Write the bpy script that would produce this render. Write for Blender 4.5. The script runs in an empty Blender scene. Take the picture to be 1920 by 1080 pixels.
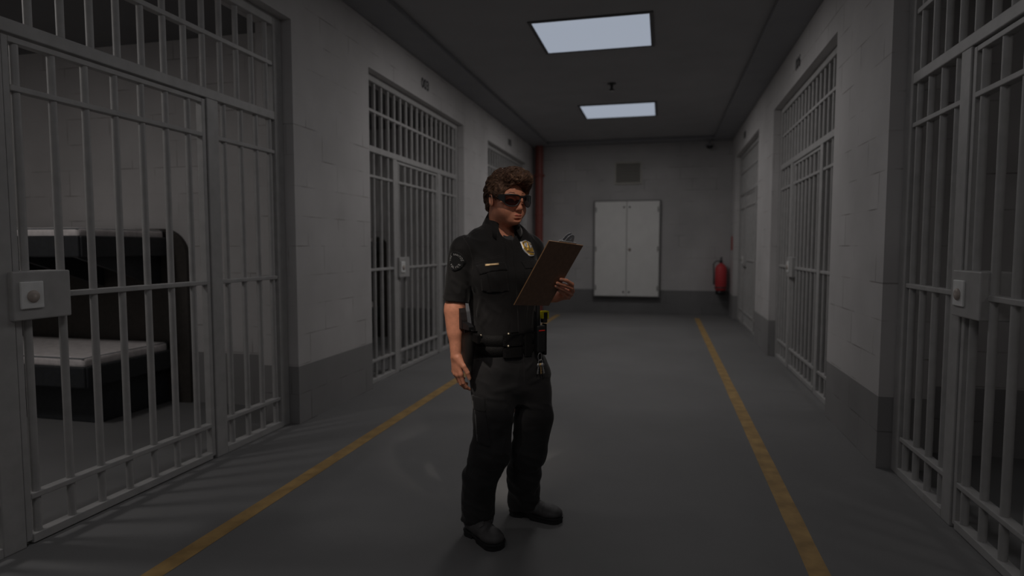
import bpy, bmesh, math, random
import numpy as np
from mathutils import Vector, Matrix, Euler

SC = bpy.context.scene
COL = SC.collection

# ------------------------------------------------------------------ camera
YAW, PITCH, CAM_H = math.radians(13.705), math.radians(3.755), 1.34
cam_data = bpy.data.cameras.new('camera')
cam_data.sensor_width = 36.0
cam_data.lens = 1158.0 / 1920.0 * 36.0
cam_data.dof.use_dof = True
cam_data.dof.focus_distance = 2.80
cam_data.dof.aperture_fstop = 1.45
cam_data.clip_start = 0.02
camera = bpy.data.objects.new('camera', cam_data)
COL.objects.link(camera)
camera.location = (0, 0, CAM_H)
camera.rotation_euler = (math.pi / 2 - PITCH, 0, YAW)
SC.camera = camera

# ------------------------------------------------------------------ world and exposure
world = bpy.data.worlds.new('world')
SC.world = world
world.use_nodes = True
world.node_tree.nodes['Background'].inputs[0].default_value = (0.5, 0.55, 0.6, 1)
world.node_tree.nodes['Background'].inputs[1].default_value = 0.0
SC.view_settings.view_transform = 'Standard'
SC.view_settings.look = 'None'
SC.view_settings.gamma = 1.0
SC.view_settings.exposure = 0.0
SC.view_settings.use_curve_mapping = False

# lamp strengths (watts) of the ceiling lights along the corridor, near to far, and of the cells
PANEL_WATTS = {-0.75: 10.0, 2.8: 2.4, 6.35: 16.5, 9.9: 15.5}
ADDED_SPOT_WATTS = (168.0, 66.0)  # extra spots added for the officer, not lights of the corridor
PANEL_GLOW = (0.30, 0.335, 0.40)
LAMP_COLOUR = (1.0, 0.955, 0.93)
CELL_WATTS = 11.0

# ------------------------------------------------------------------ materials
def new_mat(name):
    m = bpy.data.materials.new(name)
    m.use_nodes = True
    nt = m.node_tree
    return m, nt, nt.nodes['Principled BSDF']

def ramp(nt, stops):
    r = nt.nodes.new('ShaderNodeValToRGB')
    e = r.color_ramp.elements
    while len(e) < len(stops):
        e.new(0.5)
    for k, (p, c) in enumerate(stops):
        e[k].position = p
        e[k].color = (c[0], c[1], c[2], 1)
    return r

def simple(name, col, rough=0.6, metal=0.0, var=0.12, scale=30.0, bump=0.0, spec=0.5, bscale=None, emit=None):
    """plain surface with a little noise in colour and relief"""
    m, nt, b = new_mat(name)
    tc = nt.nodes.new('ShaderNodeTexCoord')
    n = nt.nodes.new('ShaderNodeTexNoise')
    n.inputs['Scale'].default_value = scale
    n.inputs['Detail'].default_value = 5
    nt.links.new(tc.outputs['Object'], n.inputs['Vector'])
    lo = [c * (1 - var) for c in col]
    hi = [min(1, c * (1 + var)) for c in col]
    r = ramp(nt, [(0.3, lo), (0.7, hi)])
    nt.links.new(n.outputs['Fac'], r.inputs['Fac'])
    nt.links.new(r.outputs['Color'], b.inputs['Base Color'])
    b.inputs['Roughness'].default_value = rough
    b.inputs['Metallic'].default_value = metal
    b.inputs['Specular IOR Level'].default_value = spec
    if bump:
        n2 = nt.nodes.new('ShaderNodeTexNoise')
        n2.inputs['Scale'].default_value = bscale or scale * 4
        n2.inputs['Detail'].default_value = 4
        nt.links.new(tc.outputs['Object'], n2.inputs['Vector'])
        bp = nt.nodes.new('ShaderNodeBump')
        bp.inputs['Strength'].default_value = bump
        bp.inputs['Distance'].default_value = 0.004
        nt.links.new(n2.outputs['Fac'], bp.inputs['Height'])
        nt.links.new(bp.outputs['Normal'], b.inputs['Normal'])
    return m

def block_wall_mat(name, upper, lower, dado):
    """painted concrete blocks, upper colour above the dado height and darker below"""
    m, nt, b = new_mat(name)
    L = nt.links.new
    tc = nt.nodes.new('ShaderNodeTexCoord')
    sep = nt.nodes.new('ShaderNodeSeparateXYZ')
    L(tc.outputs['Object'], sep.inputs[0])
    add = nt.nodes.new('ShaderNodeMath'); add.operation = 'ADD'
    L(sep.outputs['X'], add.inputs[0]); L(sep.outputs['Y'], add.inputs[1])
    comb = nt.nodes.new('ShaderNodeCombineXYZ')
    L(add.outputs[0], comb.inputs['X']); L(sep.outputs['Z'], comb.inputs['Y'])
    br = nt.nodes.new('ShaderNodeTexBrick')
    br.inputs['Scale'].default_value = 1.0
    br.inputs['Brick Width'].default_value = 0.46
    br.inputs['Row Height'].default_value = 0.225
    br.inputs['Mortar Size'].default_value = 0.006
    br.inputs['Mortar Smooth'].default_value = 0.6
    br.inputs['Color1'].default_value = (1, 1, 1, 1)
    br.inputs['Color2'].default_value = (0.9, 0.9, 0.9, 1)
    br.inputs['Mortar'].default_value = (0.55, 0.53, 0.52, 1)
    L(comb.outputs[0], br.inputs['Vector'])
    # paint filled into most joints: only stretches of them stay open
    n = nt.nodes.new('ShaderNodeTexNoise')
    n.inputs['Scale'].default_value = 3.4; n.inputs['Detail'].default_value = 2
    L(tc.outputs['Object'], n.inputs['Vector'])
    r = ramp(nt, [(0.50, (0.05,) * 3), (0.66, (0.95,) * 3)])
    L(n.outputs['Fac'], r.inputs['Fac'])
    mixb = nt.nodes.new('ShaderNodeMixRGB')
    mixb.inputs['Color1'].default_value = (0.95, 0.95, 0.95, 1)
    L(r.outputs['Color'], mixb.inputs['Fac']); L(br.outputs['Color'], mixb.inputs['Color2'])
    n2 = nt.nodes.new('ShaderNodeTexNoise')
    n2.inputs['Scale'].default_value = 1.3; n2.inputs['Detail'].default_value = 6
    L(tc.outputs['Object'], n2.inputs['Vector'])
    r2 = ramp(nt, [(0.3, (0.86,) * 3), (0.7, (1.06,) * 3)])
    L(n2.outputs['Fac'], r2.inputs['Fac'])
    gt = nt.nodes.new('ShaderNodeMath'); gt.operation = 'GREATER_THAN'
    gt.inputs[1].default_value = dado
    L(sep.outputs['Z'], gt.inputs[0])
    two = nt.nodes.new('ShaderNodeMixRGB')
    two.inputs['Color1'].default_value = (*lower, 1); two.inputs['Color2'].default_value = (*upper, 1)
    L(gt.outputs[0], two.inputs['Fac'])
    m1 = nt.nodes.new('ShaderNodeMixRGB'); m1.blend_type = 'MULTIPLY'; m1.inputs['Fac'].default_value = 1
    L(two.outputs[0], m1.inputs['Color1']); L(mixb.outputs[0], m1.inputs['Color2'])
    m2 = nt.nodes.new('ShaderNodeMixRGB'); m2.blend_type = 'MULTIPLY'; m2.inputs['Fac'].default_value = 1
    L(m1.outputs[0], m2.inputs['Color1']); L(r2.outputs[0], m2.inputs['Color2'])
    L(m2.outputs[0], b.inputs['Base Color'])
    b.inputs['Roughness'].default_value = 0.75
    b.inputs['Specular IOR Level'].default_value = 0.25
    bp = nt.nodes.new('ShaderNodeBump'); bp.inputs['Strength'].default_value = 0.5; bp.inputs['Distance'].default_value = 0.006
    L(mixb.outputs[0], bp.inputs['Height']); L(bp.outputs['Normal'], b.inputs['Normal'])
    return m

def floor_mat():
    m, nt, b = new_mat('concrete_floor')
    L = nt.links.new
    tc = nt.nodes.new('ShaderNodeTexCoord')
    n = nt.nodes.new('ShaderNodeTexNoise'); n.inputs['Scale'].default_value = 0.9; n.inputs['Detail'].default_value = 7
    n.inputs['Roughness'].default_value = 0.6
    L(tc.outputs['Object'], n.inputs['Vector'])
    r = ramp(nt, [(0.3, (0.182, 0.181, 0.182)), (0.7, (0.228, 0.227, 0.228))])
    L(n.outputs['Fac'], r.inputs['Fac']); L(r.outputs['Color'], b.inputs['Base Color'])
    r2 = ramp(nt, [(0.3, (0.70,) * 3), (0.7, (0.85,) * 3)])
    L(n.outputs['Fac'], r2.inputs['Fac']); L(r2.outputs['Color'], b.inputs['Roughness'])
    b.inputs['Specular IOR Level'].default_value = 0.3
    return m

M = {}
M['wall'] = block_wall_mat('painted_block_wall', (0.65, 0.635, 0.632), (0.33, 0.325, 0.325), 0.44)
M['wall_end'] = block_wall_mat('grey_painted_end_wall', (0.53, 0.522, 0.524), (0.21, 0.21, 0.212), 0.48)
M['floor'] = floor_mat()
M['ceiling'] = simple('ceiling_paint', (0.41, 0.41, 0.42), 0.8, var=0.05, scale=2)
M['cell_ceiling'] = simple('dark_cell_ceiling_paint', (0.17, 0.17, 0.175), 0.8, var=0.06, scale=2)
M['cornice'] = simple('cornice_paint', (0.30, 0.305, 0.32), 0.7, var=0.05, scale=3)
M['bars'] = simple('painted_steel', (0.43, 0.425, 0.42), 0.5, var=0.08, scale=14, bump=0.1)
M['plate'] = simple('bare_steel_plate', (0.82, 0.83, 0.82), 0.45, var=0.06, scale=20)
M['knob'] = simple('dull_brass', (0.46, 0.40, 0.36), 0.55, metal=0.2)
M['yellow'] = simple('yellow_floor_paint', (0.44, 0.28, 0.105), 0.6, var=0.25, scale=9)
M['number'] = simple('black_stencil_paint', (0.035, 0.035, 0.037), 0.7)
M['lampframe'] = simple('lamp_frame', (0.12, 0.12, 0.125), 0.5)
M['cabinet'] = simple('cabinet_paint', (0.78, 0.78, 0.765), 0.5, var=0.03, scale=5)
M['cabframe'] = simple('cabinet_frame_paint', (0.17, 0.17, 0.168), 0.55, var=0.05)
M['dark'] = simple('dark_metal', (0.05, 0.05, 0.05), 0.5)
M['vent'] = simple('vent_paint', (0.46, 0.45, 0.41), 0.6, var=0.08)
M['pipe'] = simple('red_pipe_paint', (0.27, 0.075, 0.062), 0.45, var=0.1, scale=6)
M['red'] = simple('extinguisher_red', (0.62, 0.06, 0.068), 0.5, var=0.05)
M['sign'] = simple('sign_red', (0.45, 0.05, 0.045), 0.5)
M['white'] = simple('white_paint', (0.7, 0.7, 0.69), 0.5)
M['blackplastic'] = simple('black_plastic', (0.013, 0.013, 0.014), 0.45)
M['bunk'] = simple('dark_bunk_moulding', (0.035, 0.038, 0.042), 0.5, var=0.15)
M['bunkpanel'] = simple('brown_bunk_panel', (0.055, 0.048, 0.042), 0.6, var=0.15)
M['mattress'] = simple('striped_mattress_cloth', (0.90, 0.84, 0.83), 0.85, var=0.12, scale=22, bump=0.4)
M['mattress_side'] = simple('mattress_piping_cloth', (0.26, 0.27, 0.28), 0.85, var=0.1)

# ------------------------------------------------------------------ mesh helpers
class MB:
    """collects shapes and links them as ONE mesh object"""
    def __init__(self):
        self.v, self.f, self.m, self.smooth = [], [], [], []
    def add(self, vs, fs, mi=0, smooth=False):
        o = len(self.v)
        self.v += [tuple(p) for p in vs]
        for f in fs:
            self.f.append([i + o for i in f]); self.m.append(mi); self.smooth.append(smooth)
        return self
    def bm(self, bm, mi=0, smooth=False, mat=None):
        if mat is not None:
            bm.transform(mat)
        bm.verts.index_update()
        self.add([v.co[:] for v in bm.verts], [[v.index for v in f.verts] for f in bm.faces], mi, smooth)
        bm.free()
        return self
    def box(self, x0, x1, y0, y1, z0, z1, bevel=0.0, mi=0, seg=2, rot=None, piv=None):
        b = bmesh.new()
        bmesh.ops.create_cube(b, size=1)
        for v in b.verts:
            v.co = ((x0 + x1) / 2 + v.co.x * abs(x1 - x0), (y0 + y1) / 2 + v.co.y * abs(y1 - y0), (z0 + z1) / 2 + v.co.z * abs(z1 - z0))
        if bevel:
            bmesh.ops.bevel(b, geom=b.edges[:], offset=bevel, segments=seg, profile=0.5, affect='EDGES')
        if rot is not None:
            p = Vector(piv if piv is not None else ((x0 + x1) / 2, (y0 + y1) / 2, (z0 + z1) / 2))
            b.transform(Matrix.Translation(p) @ rot.to_matrix().to_4x4() @ Matrix.Translation(-p))
        return self.bm(b, mi)
    def tube(self, pts, r, n=10, mi=0, cap=True, closed=False):
        """round tube through points; r may be a list"""
        pts = [Vector(p) for p in pts]
        k = len(pts)
        rs = r if isinstance(r, (list, tuple)) else [r] * k
        vs, fs = [], []
        up = None
        for i, p in enumerate(pts):
            a = pts[(i - 1) % k] if (closed or i > 0) else p
            c = pts[(i + 1) % k] if (closed or i < k - 1) else p
            t = (c - a)
            t = t.normalized() if t.length > 1e-9 else Vector((0, 0, 1))
            if up is None:
                ref = Vector((0, 0, 1)) if abs(t.z) < 0.9 else Vector((1, 0, 0))
                up = (ref - t * ref.dot(t)).normalized()
            else:
                up = (up - t * up.dot(t)).normalized()
            s = t.cross(up)
            for j in range(n):
                an = 2 * math.pi * j / n
                vs.append(p + (up * math.cos(an) + s * math.sin(an)) * rs[i])
        rng = k if closed else k - 1
        for i in range(rng):
            for j in range(n):
                a, b2 = i * n + j, i * n + (j + 1) % n
                c, d = ((i + 1) % k) * n + (j + 1) % n, ((i + 1) % k) * n + j
                fs.append([a, b2, c, d])
        self.add(vs, fs, mi, True)
        if cap and not closed:
            self.add(vs[:n], [list(range(n))[::-1]], mi)
            self.add(vs[-n:], [list(range(n))], mi)
        return self
    def lathe(self, prof, centre=(0, 0, 0), n=24, mi=0, mat=None):
        """profile of (radius, height) turned about z"""
        vs, fs = [], []
        c = Vector(centre)
        for (r, z) in prof:
            for j in range(n):
                an = 2 * math.pi * j / n
                p = Vector((r * math.cos(an), r * math.sin(an), z))
                if mat is not None:
                    p = mat @ p
                vs.append(p + c)
        for i in range(len(prof) - 1):
            for j in range(n):
                fs.append([i * n + j, i * n + (j + 1) % n, (i + 1) * n + (j + 1) % n, (i + 1) * n + j])
        fs.append(list(range(n))[::-1])
        fs.append([(len(prof) - 1) * n + j for j in range(n)])
        return self.add(vs, fs, mi, True)
    def build(self, name, mats, parent=None, loc=None):
        me = bpy.data.meshes.new(name)
        me.from_pydata(self.v, [], self.f)
        if not isinstance(mats, (list, tuple)):
            mats = [mats]
        for mm in mats:
            me.materials.append(mm)
        me.polygons.foreach_set('material_index', self.m)
        me.polygons.foreach_set('use_smooth', self.smooth)
        me.update()
        o = bpy.data.objects.new(name, me)
        COL.objects.link(o)
        if parent is not None:
            o.parent = parent
        if loc is not None:
            o.location = loc
        return o

def tag(o, label=None, cat=None, group=None, kind=None):
    if label: o['label'] = label
    if cat: o['category'] = cat
    if group: o['group'] = group
    if kind: o['kind'] = kind
    return o

def empty(name, loc=(0, 0, 0), rz=0.0):
    o = bpy.data.objects.new(name, None)
    o.empty_display_size = 0.1
    COL.objects.link(o)
    o.location = loc
    o.rotation_euler = (0, 0, rz)
    return o

def struct(mb, name, mats):
    return tag(mb.build(name, mats), kind='structure')

def copy_tree(o, parent=None):
    c = o.copy()
    COL.objects.link(c)
    c.parent = parent
    for ch in list(o.children):
        copy_tree(ch, c)
    return c

def text_mesh(body, size, mat, name, parent, matrix, depth=0.0015, bold=0.0):
    cu = bpy.data.curves.new(name, 'FONT')
    cu.body = body
    cu.size = size
    cu.extrude = depth
    cu.offset = bold
    cu.align_x = 'CENTER'
    cu.align_y = 'CENTER'
    tmp = bpy.data.objects.new(name + '_tmp', cu)
    COL.objects.link(tmp)
    bpy.context.view_layer.update()
    me = bpy.data.meshes.new_from_object(tmp.evaluated_get(bpy.context.evaluated_depsgraph_get()))
    bpy.data.objects.remove(tmp)
    me.materials.clear(); me.materials.append(mat)
    me.transform(matrix)
    o = bpy.data.objects.new(name, me)
    COL.objects.link(o)
    o.parent = parent
    return o

# ------------------------------------------------------------------ the corridor shell
XL, XR, YB, YR = -2.66, 1.28, 12.8, -4.0     # wall faces, back wall, rear wall
WT, ZW, ZC, ZCELL, ZOP = 0.30, 3.44, 3.47, 3.08, 3.0
CELL_C = [2.70, 6.73, 10.73]                  # centres of the cell openings
HALF = 1.405
CELL_DEPTH = 3.3
def cell_span(c):
    return (c - 1.8, min(c + 1.8, YB))

fl = MB().box(XL - WT - CELL_DEPTH - 0.2, XR + WT + CELL_DEPTH + 0.2, YR, YB + 0.2, -0.2, 0.0)
floor = struct(fl, 'floor', M['floor'])
for x, lab in ((-2.01, 'long yellow painted line near the left-hand cells'), (0.645, 'long yellow painted line near the right-hand cells')):
    mb = MB()
    yy = np.linspace(YR + 0.2, 12.15, 60)
    rnd = random.Random(3)
    vs = []
    for y in yy:
        w = 0.045 + rnd.uniform(-0.002, 0.002)
        vs += [(x - w, y, 0.0015), (x + w, y, 0.0015)]
    mb.add(vs, [[2 * k, 2 * k + 1, 2 * k + 3, 2 * k + 2] for k in range(len(yy) - 1)])
    ln = mb.build('floor_line', M['yellow'], floor)
    ln['label'] = lab

def side_wall(name, x0, x1):
    mb = MB()
    edges = [YR]
    for c in CELL_C:
        edges += [c - HALF, c + HALF]
    edges.append(YB + 0.2)
    for k in range(0, len(edges), 2):
        mb.box(x0, x1, edges[k], edges[k + 1], 0, 3.6)
    for c in CELL_C:
        mb.box(x0, x1, c - HALF, c + HALF, ZOP, 3.6)
    return struct(mb, name, M['wall'])
wall_left = side_wall('wall_left', XL - WT, XL)
wall_right = side_wall('wall_right', XR, XR + WT)
struct(MB().box(XL, XR, YB, YB + 0.2, 0, 3.6), 'wall_back', M['wall_end'])
struct(MB().box(XL - WT, XR + WT, YR - 0.2, YR, 0, 3.6), 'wall_rear', M['wall'])
struct(MB().box(XL - WT, XR + WT, YR - 0.2, YB + 0.2, ZC + 0.13, ZC + 0.28).box(XL, XR, YR, YB, ZC, ZC + 0.13), 'ceiling', M['ceiling'])
struct(MB().box(XL, XL + 0.36, YR, YB, ZC - 0.055, ZC, 0.004), 'trim_1', M['cornice'])
struct(MB().box(XR - 0.36, XR, YR, YB, ZC - 0.055, ZC, 0.004), 'trim_2', M['cornice'])
struct(MB().box(XL + 0.36, XR - 0.36, YB - 0.36, YB, ZC - 0.055, ZC, 0.004), 'trim_3', M['cornice'])

# cells behind the bars
def cell_block(side):
    s = -1 if side == 'left' else 1
    xi = (XL - WT) if s < 0 else (XR + WT)     # inner face
    xo = xi + s * CELL_DEPTH
    a, b = min(xi, xo), max(xi, xo)
    mb = MB()
    mb.box(min(xo, xo + s * 0.2), max(xo, xo + s * 0.2), CELL_C[0] - 2.0, YB + 0.2, 0, 3.3)
    struct(mb, 'wall_%s_cells' % side, M['wall'])
    mb = MB()
    prev = CELL_C[0] - 2.0
    for c in CELL_C:
        y0, y1 = cell_span(c)
        mb.box(a, b, prev, y0, 0, 3.3)
        prev = y1
    mb.box(a, b, prev, YB + 0.2, 0, 3.3)
    struct(mb, 'wall_%s_partition' % side, M['wall'])
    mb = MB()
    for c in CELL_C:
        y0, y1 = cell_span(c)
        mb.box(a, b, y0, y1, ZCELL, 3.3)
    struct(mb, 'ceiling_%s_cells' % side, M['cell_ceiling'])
cell_block('left'); cell_block('right')

# painted numbers above the openings
def number(txt, wall, x, y, z, face, lab):
    if face > 0:   # faces +X
        mt = Matrix(((0, 0, 1, x), (1, 0, 0, y), (0, 1, 0, z), (0, 0, 0, 1)))
    else:
        mt = Matrix(((0, 0, -1, x), (-1, 0, 0, y), (0, 1, 0, z), (0, 0, 0, 1)))
    o = text_mesh(txt, 0.155, M['number'], 'cell_number', wall, mt, bold=0.004)
    o['label'] = lab
number('003', wall_left, XL + 0.001, 6.73, 3.185, 1, 'black stencilled number 003')
number('005', wall_left, XL + 0.001, 10.74, 3.185, 1, 'black stencilled number over the farthest left-hand cell')
number('006', wall_right, XR - 0.001, 6.78, 3.17, -1, 'black stencilled number over the middle right-hand cell')
number('008', wall_right, XR - 0.001, 10.9, 3.18, -1, 'black stencilled number over the farthest right-hand cell')

# ------------------------------------------------------------------ cell gates
def make_gate():
    root = empty('cell_gate')
    bm_ = M['bars']
    T = 0.03
    for s in (-1, 1):
        MB().box(-T, T, s * 1.30, s * 1.40, 0, 3.0, 0.005).build('post', bm_, root)
        MB().box(-T, T, s * 0.61, s * 0.71, 0.0, 2.26, 0.005).build('post', bm_, root)
    MB().box(-T, T, -1.30, 1.30, 2.93, 3.0, 0.005).build('top_rail', bm_, root)
    MB().box(-T, T, -1.30, 1.30, 2.26, 2.32, 0.005).build('mid_rail', bm_, root)
    MB().box(-0.022, 0.022, -1.30, 1.30, 2.645, 2.675, 0.004).build('cross_rail', bm_, root)
    for s in (-1, 1):
        a, b = sorted((s * 0.71, s * 1.30))
        MB().box(-T, T, a, b, 0.0, 0.045, 0.004).build('bottom_rail', bm_, root)
        for z in (0.205, 1.108, 2.018):
            MB().box(-0.024, 0.024, a, b, z, z + 0.026, 0.004).build('cross_rail', bm_, root)
        for y in (0.79, 0.955, 1.115, 1.265):
            MB().tube([(0, s * y, 0.045), (0, s * y, 2.26)], 0.018).build('bar', bm_, root)
    for k in range(17):
        y = -1.24 + k * 0.155
        MB().tube([(0, y, 2.32), (0, y, 2.93)], 0.018).build('bar', bm_, root)
    d = MB()
    d.box(-0.022, 0.022, -0.605, -0.575, 0.02, 2.25, 0.003).box(-0.022, 0.022, 0.575, 0.605, 0.02, 2.25, 0.003)
    d.box(-0.022, 0.022, -0.575, 0.575, 2.225, 2.25, 0.003).box(-0.026, 0.026, -0.575, 0.575, 0.005, 0.045, 0.003)
    door = d.build('door', bm_, root)
    for z in (0.205, 1.108, 2.018):
        MB().box(-0.024, 0.024, -0.575, 0.575, z, z + 0.026, 0.004).build('cross_rail', bm_, door)
    for k in range(7):
        y = -0.535 + k * 0.169
        MB().tube([(0, y, 0.045), (0, y, 2.225)], 0.018).build('bar', bm_, door)
    MB().box(-0.07, 0.055, -0.634, -0.365, 1.02, 1.235, 0.006).build('lock_box', bm_, door)
    pl = MB().box(0.053, 0.064, -0.606, -0.502, 1.07, 1.19, 0.004).build('lock_plate', M['plate'], door)
    pl['label'] = 'pale steel lock plate'
    kn = MB().lathe([(0.027, 0.0), (0.027, 0.006), (0.022, 0.010), (0.012, 0.012), (0.0, 0.013)], (0.063, -0.553, 1.124), 20,
                    mat=Matrix(((0, 0, 1), (0, 1, 0), (-1, 0, 0)))).build('lock_knob', M['knob'], door)
    kn['label'] = 'round dull brass lock knob'
    return root

GX = 0.11
gate_labels = [
    (XL - GX, CELL_C[0], 0, 'grey barred cell gate in front of the bunk beds, nearest on the left'),
    (XL - GX, CELL_C[1], 0, 'grey barred cell gate under the black number 003'),
    (XL - GX, CELL_C[2], 0, 'grey barred cell gate behind the officer\'s head beside the red pipe'),
    (XR + GX, CELL_C[0], math.pi, 'grey barred cell gate at the right edge, its lock box largest on that wall'),
    (XR + GX, CELL_C[1], math.pi, 'grey barred cell gate in the middle of the right-hand wall'),
    (XR + GX, CELL_C[2], math.pi, 'grey barred cell gate next to the red fire extinguisher'),
]
g0 = make_gate()
for k, (x, y, rz, lab) in enumerate(gate_labels):
    g = g0 if k == 0 else copy_tree(g0)
    g.location = (x, y, 0); g.rotation_euler = (0, 0, rz)
    tag(g, lab, 'cell gate', 'barred gates along the corridor')

# ------------------------------------------------------------------ bunk beds in the left-hand cells
def rounded_panel(mb, x_right, x_left, y0, y1, z1, rad, mi=0):
    """upright board in the xz plane whose top right corner is round"""
    pts = [(x_left, 0.0), (x_right, 0.0), (x_right, z1 - rad)]
    for k in range(1, 9):
        a = k / 8 * math.pi / 2
        pts.append((x_right - rad + rad * math.cos(a), z1 - rad + rad * math.sin(a)))
    pts.append((x_left, z1))
    n = len(pts)
    vs = [(p[0], y0, p[1]) for p in pts] + [(p[0], y1, p[1]) for p in pts]
    fs = [list(range(n)), list(range(2 * n - 1, n - 1, -1))]
    for k in range(n):
        fs.append([k, (k + 1) % n, n + (k + 1) % n, n + k][::-1])
    mb.add(vs, fs, mi)

def make_bunk():
    # origin on the floor at the foot end by the partition; the bed runs towards -x, its wall side is y = 0
    root = empty('bunk_bed')
    mb = MB()
    rounded_panel(mb, 0.16, -2.02, -0.045, -0.005, 1.50, 0.24)
    mb.build('back_panel', M['bunkpanel'], root)
    for z in (0.34, 1.30):
        f = MB()
        f.box(-2.0, 0.0, -0.90, -0.045, z, z + 0.10, 0.012)
        f.box(-2.0, 0.02, -0.92, -0.88, z - 0.03, z + 0.125, 0.01)
        f.box(-0.02, 0.03, -0.90, -0.045, z - 0.03, z + 0.125, 0.01)
        fr = f.build('bunk_frame', M['bunk'], root)
    # brackets under the upper bunk and legs under the lower one
    for x in (-0.12, -0.72, -1.32, -1.92):
        b = MB()
        b.add([(x - 0.02, -0.05, 1.0), (x + 0.02, -0.05, 1.0), (x + 0.02, -0.86, 1.28), (x - 0.02, -0.86, 1.28),
               (x - 0.02, -0.05, 1.30), (x + 0.02, -0.05, 1.30), (x + 0.02, -0.86, 1.30), (x - 0.02, -0.86, 1.30)],
              [[0, 3, 2, 1], [4, 5, 6, 7], [0, 1, 5, 4], [1, 2, 6, 5], [2, 3, 7, 6], [3, 0, 4, 7]])
        b.build('bracket', M['bunk'], root)
    MB().box(-1.96, -0.06, -0.74, -0.045, 0, 0.31, 0.008).build('plinth', M['bunk'], root)
    return root

def make_mattress():
    b = MB()
    b.box(-0.965, 0.965, -0.405, 0.405, 0, 0.085, 0.03, seg=4)
    o = b.build('mattress', M['mattress'])
    p = MB()
    for z in (0.012, 0.073):
        p.tube([(-0.955, -0.395, z), (0.955, -0.395, z), (0.955, 0.395, z), (-0.955, 0.395, z)], 0.008, 6, closed=True)
    p.build('piping', M['mattress_side'], o)
    return o

b0 = make_bunk(); m0 = make_mattress()
bunk_spots = [(-4.10, cell_span(CELL_C[0])[1], 'dark two-tier bunk bed behind the nearest bars on the left', 'nearest left-hand cell'),
              (-4.10, cell_span(CELL_C[1])[1], 'dark two-tier bunk bed behind the gate under number 003', 'cell under number 003')]
for k, (x, y, lab, where) in enumerate(bunk_spots):
    b = b0 if k == 0 else copy_tree(b0)
    b.location = (x, y - 0.002, 0)
    tag(b, lab, 'bunk bed', 'bunk beds in the cells')
    for z, nm in ((0.441, 'lower'), (1.401, 'upper')):
        m = m0 if (k == 0 and z < 1) else copy_tree(m0)
        m.location = (x - 1.005, y - 0.465, z + (0.002))
        tag(m, 'pale flat mattress on the %s bunk in the %s' % (nm, where), 'mattress', 'mattresses on the bunks')

# ------------------------------------------------------------------ ceiling lights
def make_panel():
    root = empty('ceiling_light')
    w, l, t = 0.547, 0.46, 0.05
    f = MB()
    f.box(-w - 0.035, -w, -l - 0.035, l + 0.035, -0.012, 0, 0.003).box(w, w + 0.035, -l - 0.035, l + 0.035, -0.012, 0, 0.003)
    f.box(-w, w, -l - 0.035, -l, -0.012, 0, 0.003).box(-w, w, l, l + 0.035, -0.012, 0, 0.003)
    f.build('frame', M['lampframe'], root)
    m, nt, b = new_mat('lit_diffuser')
    b.inputs['Base Color'].default_value = (0.6, 0.6, 0.62, 1)
    b.inputs['Emission Color'].default_value = (*PANEL_GLOW, 1)
    b.inputs['Emission Strength'].default_value = 1.0
    b.inputs['Base Color'].default_value = (0.05, 0.05, 0.05, 1)
    MB().box(-w, w, -l, l, -0.008, -0.001).build('diffuser', m, root)
    return root

p0 = make_panel()
panel_spots = [(6.35, 'square white ceiling light panel, larger and closer of the two in view'),
               (9.9, 'white ceiling light panel farther along the corridor, near the back wall'),
               (2.8, 'white ceiling light panel above the officer, over the picture'),
               (-0.75, 'white ceiling light panel behind the viewer')]
def area_lamp(name, parent, loc, sx, sy, watts, colour=LAMP_COLOUR, spread=math.pi):
    ld = bpy.data.lights.new(name, 'AREA')
    ld.shape = 'RECTANGLE'; ld.size = sx; ld.size_y = sy
    ld.energy = watts; ld.color = colour; ld.spread = spread
    lo = bpy.data.objects.new(name, ld)
    COL.objects.link(lo)
    lo.parent = parent; lo.location = loc
    return lo
for k, (y, lab) in enumerate(panel_spots):
    p = p0 if k == 0 else copy_tree(p0)
    p.location = (-0.70, y, ZC)
    tag(p, lab, 'ceiling light', 'square ceiling lights')
for p, (y, lab) in zip([o for o in COL.objects if o.name.startswith('ceiling_light') and o.type == 'EMPTY'], panel_spots):
    area_lamp('lamp', p, (0, 0, -0.02), 1.05, 0.88, PANEL_WATTS[round(p.location.y, 2)])

# one lamp on the ceiling of each cell
def make_cell_lamp():
    o = MB().lathe([(0.10, 0.0), (0.13, -0.01), (0.13, -0.035), (0.10, -0.06), (0.0, -0.066)], n=20).build('cell_lamp', M['white'])
    return o
for side, x in (('left', XL - WT - 1.3), ('right', XR + WT + 1.3)):
    for k, c in enumerate(CELL_C):
        o = make_cell_lamp()
        o.location = (x, c - 0.9, ZCELL)
        tag(o, 'round lamp on the ceiling of the %s %s-hand cell' % (('nearest', 'middle', 'farthest')[k], side), 'lamp', 'lamps in the cells')
        area_lamp('lamp', o, (0, 0, -0.075), 0.3, 0.3, CELL_WATTS * (1.0 if (k == 0 and side == 'left') else 0.24))

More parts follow.
